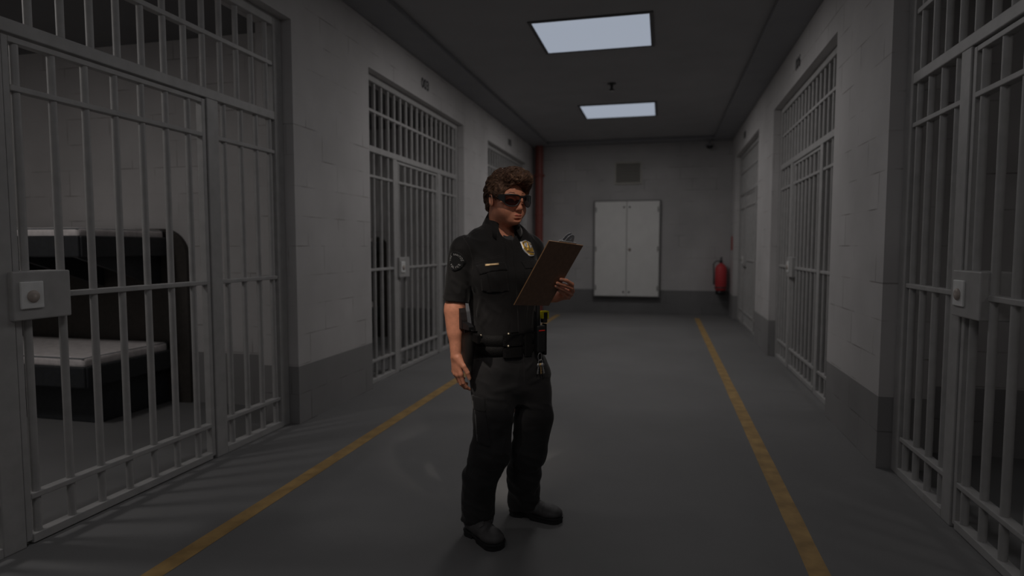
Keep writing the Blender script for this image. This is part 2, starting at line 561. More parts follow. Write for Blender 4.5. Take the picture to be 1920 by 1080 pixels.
# two spotlights added out of view to brighten the officer's arm, face and badge
for (x, y, aim_at, cone, watts, lab) in (
        (-1.42, 0.72, (-0.91, 2.65, 0.98), 11.5, ADDED_SPOT_WATTS[0], "small black ceiling spotlight turned towards the officer's bare right arm"),
        (0.30, 0.90, (-0.56, 2.66, 1.39), 20, ADDED_SPOT_WATTS[1], "small black ceiling spotlight turned towards the officer's face and badge")):
    spot = empty('ceiling_spotlight', (x, y, ZC))
    MB().lathe([(0.05, 0), (0.05, -0.02), (0.012, -0.022), (0.012, -0.06), (0.0, -0.06)], n=16).build('mount', M['blackplastic'], spot)
    aim = Vector(aim_at) - Vector((x, y, ZC - 0.08))
    q = aim.to_track_quat('-Z', 'Y')
    can = MB().lathe([(0.0, 0.05), (0.045, 0.05), (0.055, 0.02), (0.06, -0.07), (0.054, -0.07), (0.05, 0.0), (0.0, 0.0)], n=20).build('lamp_can', M['blackplastic'], spot, (0, 0, -0.08))
    can.rotation_euler = q.to_euler()
    ld = bpy.data.lights.new('spot_lamp', 'SPOT')
    ld.energy = watts; ld.color = (1.0, 0.90, 0.80); ld.spot_size = math.radians(cone); ld.spot_blend = 1.0; ld.shadow_soft_size = 0.045
    lo = bpy.data.objects.new('spot_lamp', ld); COL.objects.link(lo)
    lo.parent = spot; lo.location = Vector((0, 0, -0.08)) + aim.normalized() * 0.08; lo.rotation_euler = q.to_euler()
    tag(spot, lab, 'spotlight', 'ceiling spotlights over the picture')

# ------------------------------------------------------------------ things on the back wall
cab = empty('wall_cabinet', (-0.715, YB, 0.33))
f = MB()
w, hgt, dp = 0.665, 1.96, 0.10
f.box(-w, w, -dp, 0, 0, 0.03).box(-w, w, -dp, 0, hgt - 0.03, hgt).box(-w, -w + 0.03, -dp, 0, 0.03, hgt - 0.03).box(w - 0.03, w, -dp, 0, 0.03, hgt - 0.03)
f.box(-w + 0.03, w - 0.03, -0.02, 0, 0.03, hgt - 0.03)
f.build('body', M['cabframe'], cab)
for s in (-1, 1):
    a, b = sorted((s * 0.004, s * (w - 0.026)))
    dr = MB().box(a, b, -dp - 0.025, -dp, 0.026, hgt - 0.026, 0.004).build('door', M['cabinet'], cab)
    for z in (0.19, 0.98, 1.77):
        MB().tube([(s * (w - 0.05), -dp - 0.03, z - 0.05), (s * (w - 0.05), -dp - 0.03, z + 0.05)], 0.010, 8).build('hinge', M['cabframe'], dr)
    for z in (0.11, hgt - 0.14):
        MB().lathe([(0.017, 0), (0.017, 0.012), (0.0, 0.013)], (s * 0.055, -dp - 0.024, z), 12, mat=Matrix(((1, 0, 0), (0, 0, -1), (0, 1, 0)))).build('latch', M['dark'], dr)
    if s > 0:
        MB().lathe([(0.03, 0), (0.03, 0.01), (0.018, 0.014), (0.018, 0.03), (0.0, 0.031)], (0.06, -dp - 0.024, 0.97), 16, mat=Matrix(((1, 0, 0), (0, 0, -1), (0, 1, 0)))).build('knob', M['knob'], dr)
tag(cab, 'pale grey two-door metal cabinet on the back wall', 'cabinet')

v = empty('air_vent', (-0.705, YB, 2.84))
f = MB()
f.box(-0.27, 0.27, -0.035, 0, -0.225, -0.195).box(-0.27, 0.27, -0.035, 0, 0.195, 0.225).box(-0.27, -0.24, -0.035, 0, -0.195, 0.195).box(0.24, 0.27, -0.035, 0, -0.195, 0.195)
f.build('frame', M['vent'], v)
f = MB()
for k in range(13):
    z = -0.18 + k * 0.03
    f.box(-0.24, 0.24, -0.028, -0.004, z - 0.003, z + 0.003, rot=Euler((0.6, 0, 0)))
f.build('louvre', M['vent'], v)
MB().box(-0.24, 0.24, -0.003, 0, -0.195, 0.195).build('backing', M['cabframe'], v)
tag(v, 'square louvred air vent above the grey cabinet', 'air vent')

pp = empty('pipe', (-2.50, 12.62, 0))
MB().tube([(0, 0, 0), (0, 0, ZC - 0.056)], 0.083, 20).build('pipe_run', M['pipe'], pp)
MB().lathe([(0.085, 0), (0.115, 0.005), (0.115, 0.05), (0.085, 0.055)], (0, 0, 2.79), 20).build('collar', M['pipe'], pp)
for z in (0.9, 2.0):
    MB().lathe([(0.085, 0), (0.095, 0.003), (0.095, 0.03), (0.085, 0.033)], (0, 0, z), 20).build('clamp', M['pipe'], pp)
tag(pp, 'dull red pipe running from floor to ceiling in the left back corner', 'pipe')

ex = empty('fire_extinguisher', (1.10, 12.60, 0.50))
ex_r = 0.108
MB().lathe([(0.0, 0.0), (0.085, 0.002), (ex_r, 0.03), (ex_r, 0.42), (0.095, 0.47), (0.06, 0.51), (0.03, 0.525), (0.03, 0.54), (0.0, 0.541)], n=28).build('tank', M['red'], ex)
f = MB()
f.lathe([(0.028, 0.54), (0.028, 0.575), (0.018, 0.58), (0.018, 0.60), (0.0, 0.60)], n=14)
f.box(-0.02, 0.015, -0.13, 0.03, 0.60, 0.612, 0.003).box(-0.02, 0.015, -0.12, 0.02, 0.63, 0.642, 0.003, rot=Euler((-0.15, 0, 0)))
f.build('valve', M['blackplastic'], ex)
MB().tube([(-0.02, 0, 0.57), (-0.09, -0.02, 0.58), (-0.14, -0.03, 0.52), (-0.135, -0.03, 0.35), (-0.128, -0.03, 0.12)], [0.011] * 4 + [0.017], 8).build('hose', M['blackplastic'], ex)
MB().lathe([(ex_r + 0.001, 0.05), (ex_r + 0.004, 0.052), (ex_r + 0.004, 0.075), (ex_r + 0.001, 0.077)], n=28).box(-0.05, 0.05, ex_r - 0.01, 0.199, 0.02, 0.10).build('wall_bracket', M['dark'], ex)
MB().lathe([(0.09, -0.07), (0.095, -0.068), (0.095, -0.004), (0.09, -0.002)], n=24).box(-0.05, 0.05, 0.08, 0.199, -0.06, -0.01).build('base_cradle', M['blackplastic'], ex)
tag(ex, 'red fire extinguisher hung in the right back corner', 'fire extinguisher')

sg = MB().box(XR - 0.008, XR, 12.36, 12.58, 1.29, 1.55, 0.002).build('wall_sign', M['sign'])
tag(sg, 'small red sign on the wall above the fire extinguisher', 'sign')

cc = empty('security_camera', (0.845, 12.62, ZC - 0.055))
MB().lathe([(0.05, 0), (0.05, -0.012), (0.02, -0.014), (0.02, -0.08), (0.0, -0.08)], n=16).build('mount', M['cornice'], cc)
MB().lathe([(0.03, -0.075), (0.075, -0.085), (0.08, -0.12), (0.0, -0.121)], n=20).build('housing', M['cornice'], cc)
MB().lathe([(0.065, -0.119), (0.06, -0.145), (0.04, -0.168), (0.0, -0.178)], n=20).build('dome', M['blackplastic'], cc)
tag(cc, 'small grey dome camera hanging by the right back corner', 'security camera')

sp = empty('sprinkler', (-0.68, 8.27, ZC))
MB().lathe([(0.055, 0), (0.055, -0.01), (0.02, -0.014), (0.016, -0.06), (0.0, -0.06)], n=16).build('stem', M['dark'], sp)
MB().lathe([(0.006, -0.055), (0.02, -0.07), (0.045, -0.088), (0.045, -0.092), (0.0, -0.093)], n=16).build('deflector', M['dark'], sp)
tag(sp, 'small dark sprinkler head on the ceiling between the two light panels', 'sprinkler')

# =================================================================== the officer
# distance fields (numpy) are meshed into single smooth skins; all lengths in metres in the
# officer's own frame: u to the side, v away from the viewer's side, w up; origin on the floor between the feet
PERSON = empty('person', (-0.6953, 2.8187, 0.0), YAW)
tag(PERSON, 'person in a black short-sleeved uniform and dark sunglasses standing with a clipboard', 'person')
A = lambda *p: np.array(p, float)
def nrm(x): return np.asarray(x, float) / np.linalg.norm(x)
TH = math.radians(39.0)      # where the face turns
PH = math.radians(31.0)      # where the chest turns
BF = A(math.sin(PH), -math.cos(PH), 0); BL = A(math.cos(PH), math.sin(PH), 0)

# ---- lattice noise
_rs = np.random.RandomState(11)
_LAT = _rs.rand(32, 32, 32)
def vnoise(P, scale):
    q = np.asarray(P) * scale
    i = np.floor(q).astype(int); f = q - i; f = f * f * (3 - 2 * f)
    out = 0
    for dx in (0, 1):
        for dy in (0, 1):
            for dz in (0, 1):
                wgt = (f[:, 0] if dx else 1 - f[:, 0]) * (f[:, 1] if dy else 1 - f[:, 1]) * (f[:, 2] if dz else 1 - f[:, 2])
                out = out + wgt * _LAT[(i[:, 0] + dx) % 32, (i[:, 1] + dy) % 32, (i[:, 2] + dz) % 32]
    return out
def ridge(P, scale):
    return 1 - np.abs(2 * vnoise(P, scale) - 1)

# ---- primitives: each returns (function, low corner, high corner)
def rc(a, b, r1, r2, s=None, e=1.0):
    """round cone a-b; with s the section is e times as wide along s"""
    a, b = A(*a), A(*b)
    ab = b - a; L2 = max(ab @ ab, 1e-12)
    if s is not None:
        s = A(*s); s = nrm(s - ab * (s @ ab) / L2)
    def fn(P):
        ap = P - a
        t = np.clip(ap @ ab / L2, 0, 1)
        q = ap - t[:, None] * ab
        if s is not None:
            qs = q @ s
            q = q + np.outer(qs * (1 / e - 1), s)
        return (np.sqrt((q * q).sum(1)) - (r1 + (r2 - r1) * t)) * min(1.0, e)
    m = max(r1, r2) * max(1, e)
    return fn, np.minimum(a, b) - m, np.maximum(a, b) + m
def ell(c, r, R=None):
    c, r = A(*c), A(*r)
    def fn(P):
        p = P - c
        if R is not None:
            p = p @ R.T
        k0 = np.sqrt(((p / r) ** 2).sum(1)); k1 = np.sqrt(((p / r ** 2) ** 2).sum(1))
        return k0 * (k0 - 1) / np.maximum(k1, 1e-9)
    m = r.max()
    return fn, c - m, c + m
def loft(rings, phi, n=2.3, grow=0.0):
    """stack of (w, u, v, half width, half depth) turned by phi about w"""
    g = np.array(sorted(rings), float)
    ws = np.linspace(g[0, 0], g[-1, 0], 200)
    # smooth the profile a little
    cols = []
    for k in range(1, 5):
        y = np.interp(ws, g[:, 0], g[:, k]); ker = np.ones(15) / 15
        yp = np.r_[np.full(7, y[0]), y, np.full(7, y[-1])]
        cols.append(np.convolve(yp, ker, 'valid'))
    c, s = math.cos(phi), math.sin(phi)
    def fn(P):
        w = P[:, 2]
        cu, cv, a, b = [np.interp(w, ws, k) for k in cols]
        a = a + grow; b = b + grow
        x = P[:, 0] - cu; y = P[:, 1] - cv
        l = x * c + y * s; f = x * s - y * c
        k = (np.abs(l / a) ** n + np.abs(f / b) ** n) ** (1 / n)
        d = (k - 1) * np.minimum(a, b)
        return np.maximum(d, np.maximum(ws[0] - w, w - ws[-1]) * 0.8)
    m = g[:, 3:].max() + abs(grow)
    lo = A(g[:, 1].min() - m, g[:, 2].min() - m, ws[0]); hi = A(g[:, 1].max() + m, g[:, 2].max() + m, ws[-1])
    return fn, lo, hi
def smin(a, b, k):
    if k <= 0: return np.minimum(a, b)
    h = np.maximum(k - np.abs(a - b), 0) / k
    return np.minimum(a, b) - h * h * k * 0.25
def smax(a, b, k): return -smin(-a, -b, k)

class Field:
    """a list of (primitive, blend, op) folded in order; sub-fields allowed"""
    def __init__(self, items, frame=None):
        self.items = items; self.frame = frame
        lo = np.min([p[1] for p, k, op in items if op == 'u'], axis=0); hi = np.max([p[2] for p, k, op in items if op == 'u'], axis=0)
        if frame is not None:
            o, R = frame    # rows of R are the local axes
            cs = np.array([[x, y, z] for x in (lo[0], hi[0]) for y in (lo[1], hi[1]) for z in (lo[2], hi[2])]) @ R + o
            lo, hi = cs.min(0), cs.max(0)
        self.lo, self.hi = lo, hi
    def __call__(self, P):
        out = np.empty(len(P))
        mg = 0.06
        dd = np.maximum(np.maximum(self.lo - P, P - self.hi), 0)
        far = np.sqrt((dd * dd).sum(1))
        near = far < mg
        out[~near] = far[~near]
        if near.any():
            out[near] = self._eval(P[near])
        return out
    def _eval(self, P):
        if self.frame is not None:
            P = (P - self.frame[0]) @ self.frame[1].T
        d = None
        for p, k, op in self.items:
            v = p[0](P)
            if d is None: d = v
            elif op == 'u': d = smin(d, v, k)
            elif op == 's': d = smax(d, -v, k)
            elif op == 'i': d = smax(d, v, k)
        return d
    def prim(self): return (self, self.lo, self.hi)

def grad(fn, P, h=1e-3):
    g = np.empty_like(P)
    for k in range(3):
        e = np.zeros(3); e[k] = h
        g[:, k] = fn(P + e) - fn(P - e)
    return g / np.maximum(np.linalg.norm(g, axis=1), 1e-9)[:, None]

def surface_nets(fn, gx, gy, gz, B=10, refine=2):
    """mesh the zero set of fn on a rectilinear grid -> vertices, quads"""
    nx, ny, nz = len(gx), len(gy), len(gz)
    V = np.full((nx, ny, nz), 1.0, np.float32)
    rng = [list(range(0, n - 1, B)) for n in (nx, ny, nz)]
    bl = [(i, min(i + B, nx - 1), j, min(j + B, ny - 1), k, min(k + B, nz - 1)) for i in rng[0] for j in rng[1] for k in rng[2]]
    bl = np.array(bl)
    lo = np.stack([gx[bl[:, 0]], gy[bl[:, 2]], gz[bl[:, 4]]], 1); hi = np.stack([gx[bl[:, 1]], gy[bl[:, 3]], gz[bl[:, 5]]], 1)
    d = fn((lo + hi) / 2); rad = np.linalg.norm(hi - lo, axis=1) / 2
    hit = np.abs(d) < rad * 1.35 + 0.012
    for r, dv in zip(bl[~hit], d[~hit]):
        if dv < 0: V[r[0]:r[1] + 1, r[2]:r[3] + 1, r[4]:r[5] + 1] = -1
    todo = bl[hit]
    for s in range(0, len(todo), 150):
        ch = todo[s:s + 150]; pts = []
        for r in ch:
            X, Y, Z = np.meshgrid(gx[r[0]:r[1] + 1], gy[r[2]:r[3] + 1], gz[r[4]:r[5] + 1], indexing='ij')
            pts.append(np.stack([X.ravel(), Y.ravel(), Z.ravel()], 1))
        val = fn(np.concatenate(pts)); o = 0
        for r, p in zip(ch, pts):
            sh = (r[1] + 1 - r[0], r[3] + 1 - r[2], r[5] + 1 - r[4])
            V[r[0]:r[1] + 1, r[2]:r[3] + 1, r[4]:r[5] + 1] = val[o:o + len(p)].reshape(sh); o += len(p)
    I = V < 0
    cnt = np.zeros((nx - 1, ny - 1, nz - 1), np.uint8)
    for dx in (0, 1):
        for dy in (0, 1):
            for dz in (0, 1):
                cnt += I[dx:nx - 1 + dx, dy:ny - 1 + dy, dz:nz - 1 + dz]
    act = np.argwhere((cnt > 0) & (cnt < 8))
    idx = np.full(cnt.shape, -1, np.int32); idx[act[:, 0], act[:, 1], act[:, 2]] = np.arange(len(act))
    cor = np.array([[a, b, c] for a in (0, 1) for b in (0, 1) for c in (0, 1)])
    cv = np.stack([V[act[:, 0] + c[0], act[:, 1] + c[1], act[:, 2] + c[2]] for c in cor], 1).astype(float)
    acc = np.zeros((len(act), 3)); n = np.zeros(len(act))
    for a in range(8):
        for b in range(a + 1, 8):
            if np.abs(cor[a] - cor[b]).sum() != 1: continue
            va, vb = cv[:, a], cv[:, b]
            m = (va < 0) != (vb < 0)
            t = np.where(m, va / np.where(va - vb == 0, 1, va - vb), 0)
            acc += np.where(m[:, None], cor[a] + np.outer(t, cor[b] - cor[a]), 0); n += m
    fr = acc / n[:, None]
    g = [gx, gy, gz]
    P = np.stack([g[k][act[:, k]] + fr[:, k] * (g[k][act[:, k] + 1] - g[k][act[:, k]]) for k in range(3)], 1)
    quads = []
    for ax in range(3):
        o1, o2 = [(1, 2), (2, 0), (0, 1)][ax]
        sl0 = [slice(None)] * 3; sl1 = [slice(None)] * 3
        sl0[ax] = slice(0, -1); sl1[ax] = slice(1, None)
        A0, A1 = I[tuple(sl0)], I[tuple(sl1)]
        for flip, mm in ((False, A0 & ~A1), (True, ~A0 & A1)):
            e = np.argwhere(mm)
            ok = (e[:, o1] > 0) & (e[:, o2] > 0) & (e[:, o1] < idx.shape[o1]) & (e[:, o2] < idx.shape[o2])
            e = e[ok]
            q = []
            for d1, d2 in ((0, 0), (-1, 0), (-1, -1), (0, -1)):
                c = e.copy(); c[:, o1] += d1; c[:, o2] += d2
                q.append(idx[c[:, 0], c[:, 1], c[:, 2]])
            q = np.stack(q, 1)
            quads.append(q[:, ::-1] if flip else q)
    F = np.concatenate(quads)
    for _ in range(refine):
        h = 6e-4
        gr = np.empty_like(P)
        for k in range(3):
            e = np.zeros(3); e[k] = h
            gr[:, k] = (fn(P + e) - fn(P - e)) / (2 * h)
        v = fn(P)
        g2 = np.maximum((gr * gr).sum(1), 0.05)
        step = np.clip(v / g2, -0.002, 0.002)
        P = P - gr * step[:, None]
    return P, F

def skin(name, P, F, mats, parent=None, mi=None):
    me = bpy.data.meshes.new(name)
    me.vertices.add(len(P)); me.vertices.foreach_set('co', np.ascontiguousarray(P, np.float32).ravel())
    me.loops.add(F.size); me.loops.foreach_set('vertex_index', np.ascontiguousarray(F, np.int32).ravel())
    me.polygons.add(len(F)); me.polygons.foreach_set('loop_start', np.arange(0, F.size, 4, dtype=np.int32))
    me.polygons.foreach_set('use_smooth', np.ones(len(F), bool))
    for m in mats: me.materials.append(m)
    if mi is not None: me.polygons.foreach_set('material_index', np.asarray(mi, np.int32))
    me.update(calc_edges=True); me.validate()
    o = bpy.data.objects.new(name, me)
    COL.objects.link(o); o.parent = parent if parent is not None else PERSON
    return o
def grid(lo, hi, h): return np.arange(lo, hi + h, h)
def bgrid(fld, h, pad=0.012): return [grid(fld.lo[k] - pad, fld.hi[k] + pad, h) for k in range(3)]

# ---- materials of the figure
def cloth(name, col, weave=700.0, sheen=0.15, rough=0.85, bump=0.15):
    m, nt, b = new_mat(name)
    tc = nt.nodes.new('ShaderNodeTexCoord')
    n = nt.nodes.new('ShaderNodeTexNoise'); n.inputs['Scale'].default_value = 9; n.inputs['Detail'].default_value = 6
    nt.links.new(tc.outputs['Object'], n.inputs['Vector'])
    r = ramp(nt, [(0.3, [c * 0.85 for c in col]), (0.7, [c * 1.15 for c in col])])
    nt.links.new(n.outputs['Fac'], r.inputs['Fac']); nt.links.new(r.outputs['Color'], b.inputs['Base Color'])
    n2 = nt.nodes.new('ShaderNodeTexNoise'); n2.inputs['Scale'].default_value = weave; n2.inputs['Detail'].default_value = 2
    nt.links.new(tc.outputs['Object'], n2.inputs['Vector'])
    bp = nt.nodes.new('ShaderNodeBump'); bp.inputs['Strength'].default_value = bump; bp.inputs['Distance'].default_value = 0.001
    nt.links.new(n2.outputs['Fac'], bp.inputs['Height']); nt.links.new(bp.outputs['Normal'], b.inputs['Normal'])
    b.inputs['Roughness'].default_value = rough
    b.inputs['Sheen Weight'].default_value = sheen; b.inputs['Sheen Roughness'].default_value = 0.4
    b.inputs['Specular IOR Level'].default_value = 0.25
    return m
def skin_mat(name, col, rough=0.5):
    m = simple(name, col, rough, var=0.10, scale=60, bump=0.08, bscale=900, spec=0.4)
    return m
M['skin'] = skin_mat('brown_skin', (0.68, 0.285, 0.175), 0.5)
M['lip'] = skin_mat('lip_skin', (0.66, 0.15, 0.12), 0.38)
M['shirt'] = cloth('black_shirt_cloth', (0.0165, 0.0155, 0.0158))
M['seam'] = cloth('black_shirt_seam', (0.042, 0.039, 0.039))
M['trouser'] = cloth('black_trouser_cloth', (0.030, 0.029, 0.030))
M['tee'] = cloth('dark_grey_undershirt', (0.06, 0.06, 0.063))
M['boot'] = simple('black_boot_leather', (0.075, 0.072, 0.073), 0.55, var=0.15, scale=40, bump=0.25, bscale=500)
M['rubber'] = simple('black_boot_rubber', (0.018, 0.018, 0.019), 0.6)
M['leather'] = simple('black_duty_leather', (0.009, 0.0085, 0.0085), 0.62, var=0.1, scale=60, bump=0.5, bscale=260, spec=0.2)
M['holster'] = simple('dark_brown_holster', (0.015, 0.0125, 0.011), 0.55, var=0.15, scale=30, bump=0.15, bscale=300)
M['gunmetal'] = simple('pistol_metal', (0.022, 0.022, 0.024), 0.4, metal=0.3)
M['grip'] = simple('pistol_grip', (0.020, 0.014, 0.0135), 0.55, bump=0.4, bscale=700)
M['stud'] = simple('brass_stud', (0.50, 0.44, 0.33), 0.35, metal=0.8)
M['gold'] = simple('gold_badge_metal', (0.85, 0.52, 0.10), 0.35, metal=0.55)
M['silver'] = simple('silver_badge_metal', (0.85, 0.86, 0.90), 0.3, metal=0.4)
M['blue'] = simple('badge_blue_enamel', (0.05, 0.045, 0.12), 0.4)
M['brassbar'] = simple('brass_name_bar', (0.78, 0.55, 0.30), 0.4, metal=0.4)
M['patch'] = cloth('black_patch_cloth', (0.010, 0.0105, 0.011))
M['patchtext'] = cloth('grey_embroidery', (0.30, 0.30, 0.30))
M['glassframe'] = simple('sunglass_frame_plastic', (0.014, 0.016, 0.018), 0.35)
M['clipwood'] = simple('brown_hardboard', (0.20, 0.118, 0.078), 0.6, var=0.12, scale=55, bump=0.1)
M['clipedge'] = simple('hardboard_edge', (0.40, 0.22, 0.10), 0.6)
M['clipmetal'] = simple('grey_clip_metal', (0.42, 0.43, 0.46), 0.5, metal=0.2)
M['paper'] = simple('white_paper', (0.75, 0.75, 0.73), 0.8, var=0.02)
M['taseryellow'] = simple('yellow_plastic', (0.80, 0.72, 0.01), 0.45)
M['redstripe'] = simple('red_stripe', (0.75, 0.03, 0.02), 0.4)
M['key'] = simple('worn_key_metal', (0.45, 0.45, 0.46), 0.4, metal=0.7)
M['brasskey'] = simple('brass_key_metal', (0.60, 0.42, 0.20), 0.4, metal=0.7)
M['eyewhite'] = simple('eye_white', (0.6, 0.55, 0.52), 0.3)
M['iris'] = simple('dark_iris', (0.03, 0.018, 0.012), 0.25)
def hair_mat():
    m, nt, b = new_mat('dark_brown_hair')
    tc = nt.nodes.new('ShaderNodeTexCoord')
    n = nt.nodes.new('ShaderNodeTexNoise'); n.inputs['Scale'].default_value = 55; n.inputs['Detail'].default_value = 3
    nt.links.new(tc.outputs['Object'], n.inputs['Vector'])
    r = ramp(nt, [(0.30, (0.068, 0.038, 0.025)), (0.56, (0.135, 0.074, 0.048)), (0.78, (0.36, 0.21, 0.13))])
    nt.links.new(n.outputs['Fac'], r.inputs['Fac']); nt.links.new(r.outputs['Color'], b.inputs['Base Color'])
    b.inputs['Roughness'].default_value = 0.55
    b.inputs['Specular IOR Level'].default_value = 0.2
    return m
M['hair'] = hair_mat()
def lens_mat():
    m, nt, b = new_mat('dark_tinted_lens')
    L = nt.links.new
    tr = nt.nodes.new('ShaderNodeBsdfTransparent'); tr.inputs['Color'].default_value = (0.40, 0.30, 0.28, 1)
    gl = nt.nodes.new('ShaderNodeBsdfGlossy'); gl.inputs['Color'].default_value = (0.8, 0.8, 0.8, 1); gl.inputs['Roughness'].default_value = 0.12
    mx = nt.nodes.new('ShaderNodeMixShader')
    fz = nt.nodes.new('ShaderNodeFresnel'); fz.inputs['IOR'].default_value = 1.45
    L(fz.outputs[0], mx.inputs[0]); L(tr.outputs[0], mx.inputs[1]); L(gl.outputs[0], mx.inputs[2])
    out = nt.nodes['Material Output']; L(mx.outputs[0], out.inputs['Surface'])
    return m
M['lens'] = lens_mat()
M['brow'] = simple('dark_eyebrow_hair', (0.10, 0.045, 0.03), 0.7, spec=0.1)

# ------------------------------------------------------------------ the head, in its own frame (forward, to its left, up)
HO = A(*(-0.0255, -0.0300, 1.5612))
HP = math.radians(4.0)
hf = A(math.sin(TH), -math.cos(TH), 0); hl = A(math.cos(TH), math.sin(TH), 0); hu = A(0, 0, 1)
hf, hu = hf * math.cos(HP) - hu * math.sin(HP), hu * math.cos(HP) + hf * math.sin(HP)
HR = np.stack([hf, hl, hu])
def hw(p): return np.asarray(p, float) @ HR + HO
items = [
    (ell((-0.012, 0, 0.042), (0.096, 0.076, 0.080)), 0, 'u'),
    (ell((0.026, 0, -0.022), (0.075, 0.067, 0.085)), 0.03, 'u'),
    (ell((0.030, 0, -0.070), (0.064, 0.062, 0.045)), 0.025, 'u'),
    (ell((0.074, 0, -0.093), (0.026, 0.030, 0.019)), 0.025, 'u'),
    (rc((-0.022, 0, -0.05), (-0.035, 0, -0.15), 0.055, 0.060), 0.03, 'u'),
]
for s in (-1, 1):
    items += [(ell((0.058, s * 0.040, -0.046), (0.036, 0.030, 0.034)), 0.02, 'u'),
              (rc((0.088, s * 0.012, 0.022), (0.070, s * 0.050, 0.020), 0.011, 0.011), 0.02, 'u')]
for s in (-1, 1):
    items += [(ell((0.104, s * 0.031, -0.002), (0.020, 0.021, 0.014)), 0.015, 's'),
              (ell((0.079, s * 0.032, -0.003), (0.0165, 0.0175, 0.0120)), 0.006, 'u')]
items += [(rc((0.093, 0, 0.006), (0.108, 0, -0.034), 0.0085, 0.0115), 0.014, 'u'),
          (ell((0.110, 0, -0.038), (0.0125, 0.0125, 0.0105)), 0.008, 'u')]
for s in (-1, 1):
    items += [(ell((0.101, s * 0.0125, -0.042), (0.0115, 0.0085, 0.0085)), 0.007, 'u'),
              (ell((0.106, s * 0.0075, -0.0505), (0.006, 0.0038, 0.0042)), 0.003, 's')]
items += [(ell((0.084, 0, -0.074), (0.018, 0.028, 0.016)), 0.014, 'u')]
for s in (-1, 1):
    items += [(ell((0.0970, s * 0.0075, -0.0690), (0.0085, 0.0125, 0.0048)), 0.004, 'u')]
items += [(ell((0.0955, 0, -0.0795), (0.0095, 0.0165, 0.0056)), 0.004, 'u'),
          (ell((0.106, 0, -0.0742), (0.012, 0.022, 0.0012)), 0.003, 's'),
          (ell((0.101, 0, -0.0895), (0.010, 0.018, 0.004)), 0.008, 's')]
for s in (-1, 1):
    er = Euler((0, math.radians(-14), s * math.radians(18))).to_matrix()
    er = np.array(er).T
    items += [(ell((-0.002, s * 0.0775, -0.006), (0.020, 0.0090, 0.032), er), 0.006, 'u'),
              (ell((0.003, s * 0.0875, -0.004), (0.011, 0.007, 0.020), er), 0.004, 's'),
              (ell((0.011, s * 0.0815, -0.008), (0.005, 0.004, 0.006)), 0.003, 'u')]
HEAD = Field(items, (HO, HR))

# ------------------------------------------------------------------ torso, arms and hands
def C4(px, v, a, b):   # a torso ring given its centre and half sizes
    return (px[2], px[0], v, a, b)
TORSO_RINGS = [C4((-0.0201, 0.0000, 0.8401), 0.0, 0.158, 0.124), C4((-0.0226, 0.0000, 0.8962), 0.0, 0.157, 0.123), C4((-0.0251, 0.0000, 0.9725), 0.0, 0.155, 0.122),
               C4((-0.0300, 0.0000, 1.0485), 0.0, 0.158, 0.126), C4((-0.0325, 0.0000, 1.1293), -0.006, 0.164, 0.134), C4((-0.0399, 0.0000, 1.2198), -0.012, 0.170, 0.138),
               C4((-0.0473, 0.0000, 1.3050), -0.004, 0.172, 0.118), C4((-0.0523, 0.0000, 1.3550), 0.0, 0.172, 0.100), C4((-0.0522, 0.0000, 1.3849), 0.002, 0.168, 0.086),
               C4((-0.0497, 0.0000, 1.4073), 0.004, 0.156, 0.072), C4((-0.0447, 0.0000, 1.4297), 0.004, 0.118, 0.062), C4((-0.0397, 0.0000, 1.4496), 0.004, 0.080, 0.056), C4((-0.0397, 0.0000, 1.4694), 0.004, 0.056, 0.054)]
SHR, ELR, WRR = A(*(-0.2117, -0.1050, 1.3304)), A(*(-0.2519, -0.1050, 1.0737)), A(*(-0.2456, -0.1350, 0.8512))
SHL, ELL, WRL = A(*(0.1033, 0.0950, 1.3323)), A(*(0.1229, 0.1200, 1.1101)), A(*(0.2055, -0.0850, 1.1134))

def rot(v, ax, ang):
    v, ax = A(*v), nrm(ax)
    return v * math.cos(ang) + np.cross(ax, v) * math.sin(ang) + ax * (ax @ v) * (1 - math.cos(ang))

def finger_items(chain, r, k0):
    it = []
    for j in range(len(chain) - 1):
        it.append((rc(chain[j], chain[j + 1], r[j], r[j + 1]), k0 if j == 0 else 0.003, 'u'))
    return it

# right hand, hanging relaxed: dorsal side outwards
d0 = nrm((0.05, -0.04, -1)); nd = A(-0.74, -0.67, 0); nd = nrm(nd - d0 * (nd @ d0)); th = np.cross(nd, d0)
HRI = [(rc(ELR, WRR, 0.040, 0.0240, tuple(th), 1.10), 0, 'u'), (rc(SHR, ELR, 0.053, 0.0400), 0.02, 'u'),
       (rc(ELR + (WRR - ELR) * 0.12 + nd * 0.004, ELR + (WRR - ELR) * 0.5, 0.0405, 0.032), 0.03, 'u')]
kn = []
for off, dist, arch in ((0.029, 0.082, 0.0), (0.010, 0.085, 0.003), (-0.009, 0.081, 0.002), (-0.026, 0.073, -0.003)):
    k = WRR + th * off + d0 * dist + nd * arch
    kn.append(k)
    HRI.append((rc(WRR + th * off * 0.55 + d0 * 0.012, k, 0.0145, 0.0112), 0.012, 'u'))
HRI.append((rc(WRR + th * 0.016 + d0 * 0.02 - nd * 0.008, WRR + th * 0.012 + d0 * 0.06 - nd * 0.006, 0.017, 0.014), 0.012, 'u'))
R_FINGERS = []
for k, ln, ang, r in ((kn[0], (0.042, 0.026, 0.021), (16, 36, 54), 1.0), (kn[1], (0.046, 0.029, 0.022), (20, 46, 66), 1.03),
                      (kn[2], (0.042, 0.027, 0.021), (26, 56, 80), 0.98), (kn[3], (0.033, 0.021, 0.019), (30, 62, 88), 0.87)):
    ch = [k]
    for l_, a_ in zip(ln, ang):
        ar = math.radians(a_)
        ch.append(ch[-1] + (d0 * math.cos(ar) - nd * math.sin(ar)) * l_)
    R_FINGERS.append(ch)
    HRI += finger_items(ch, [0.0098 * r, 0.0088 * r, 0.0079 * r, 0.0066 * r], 0.008)
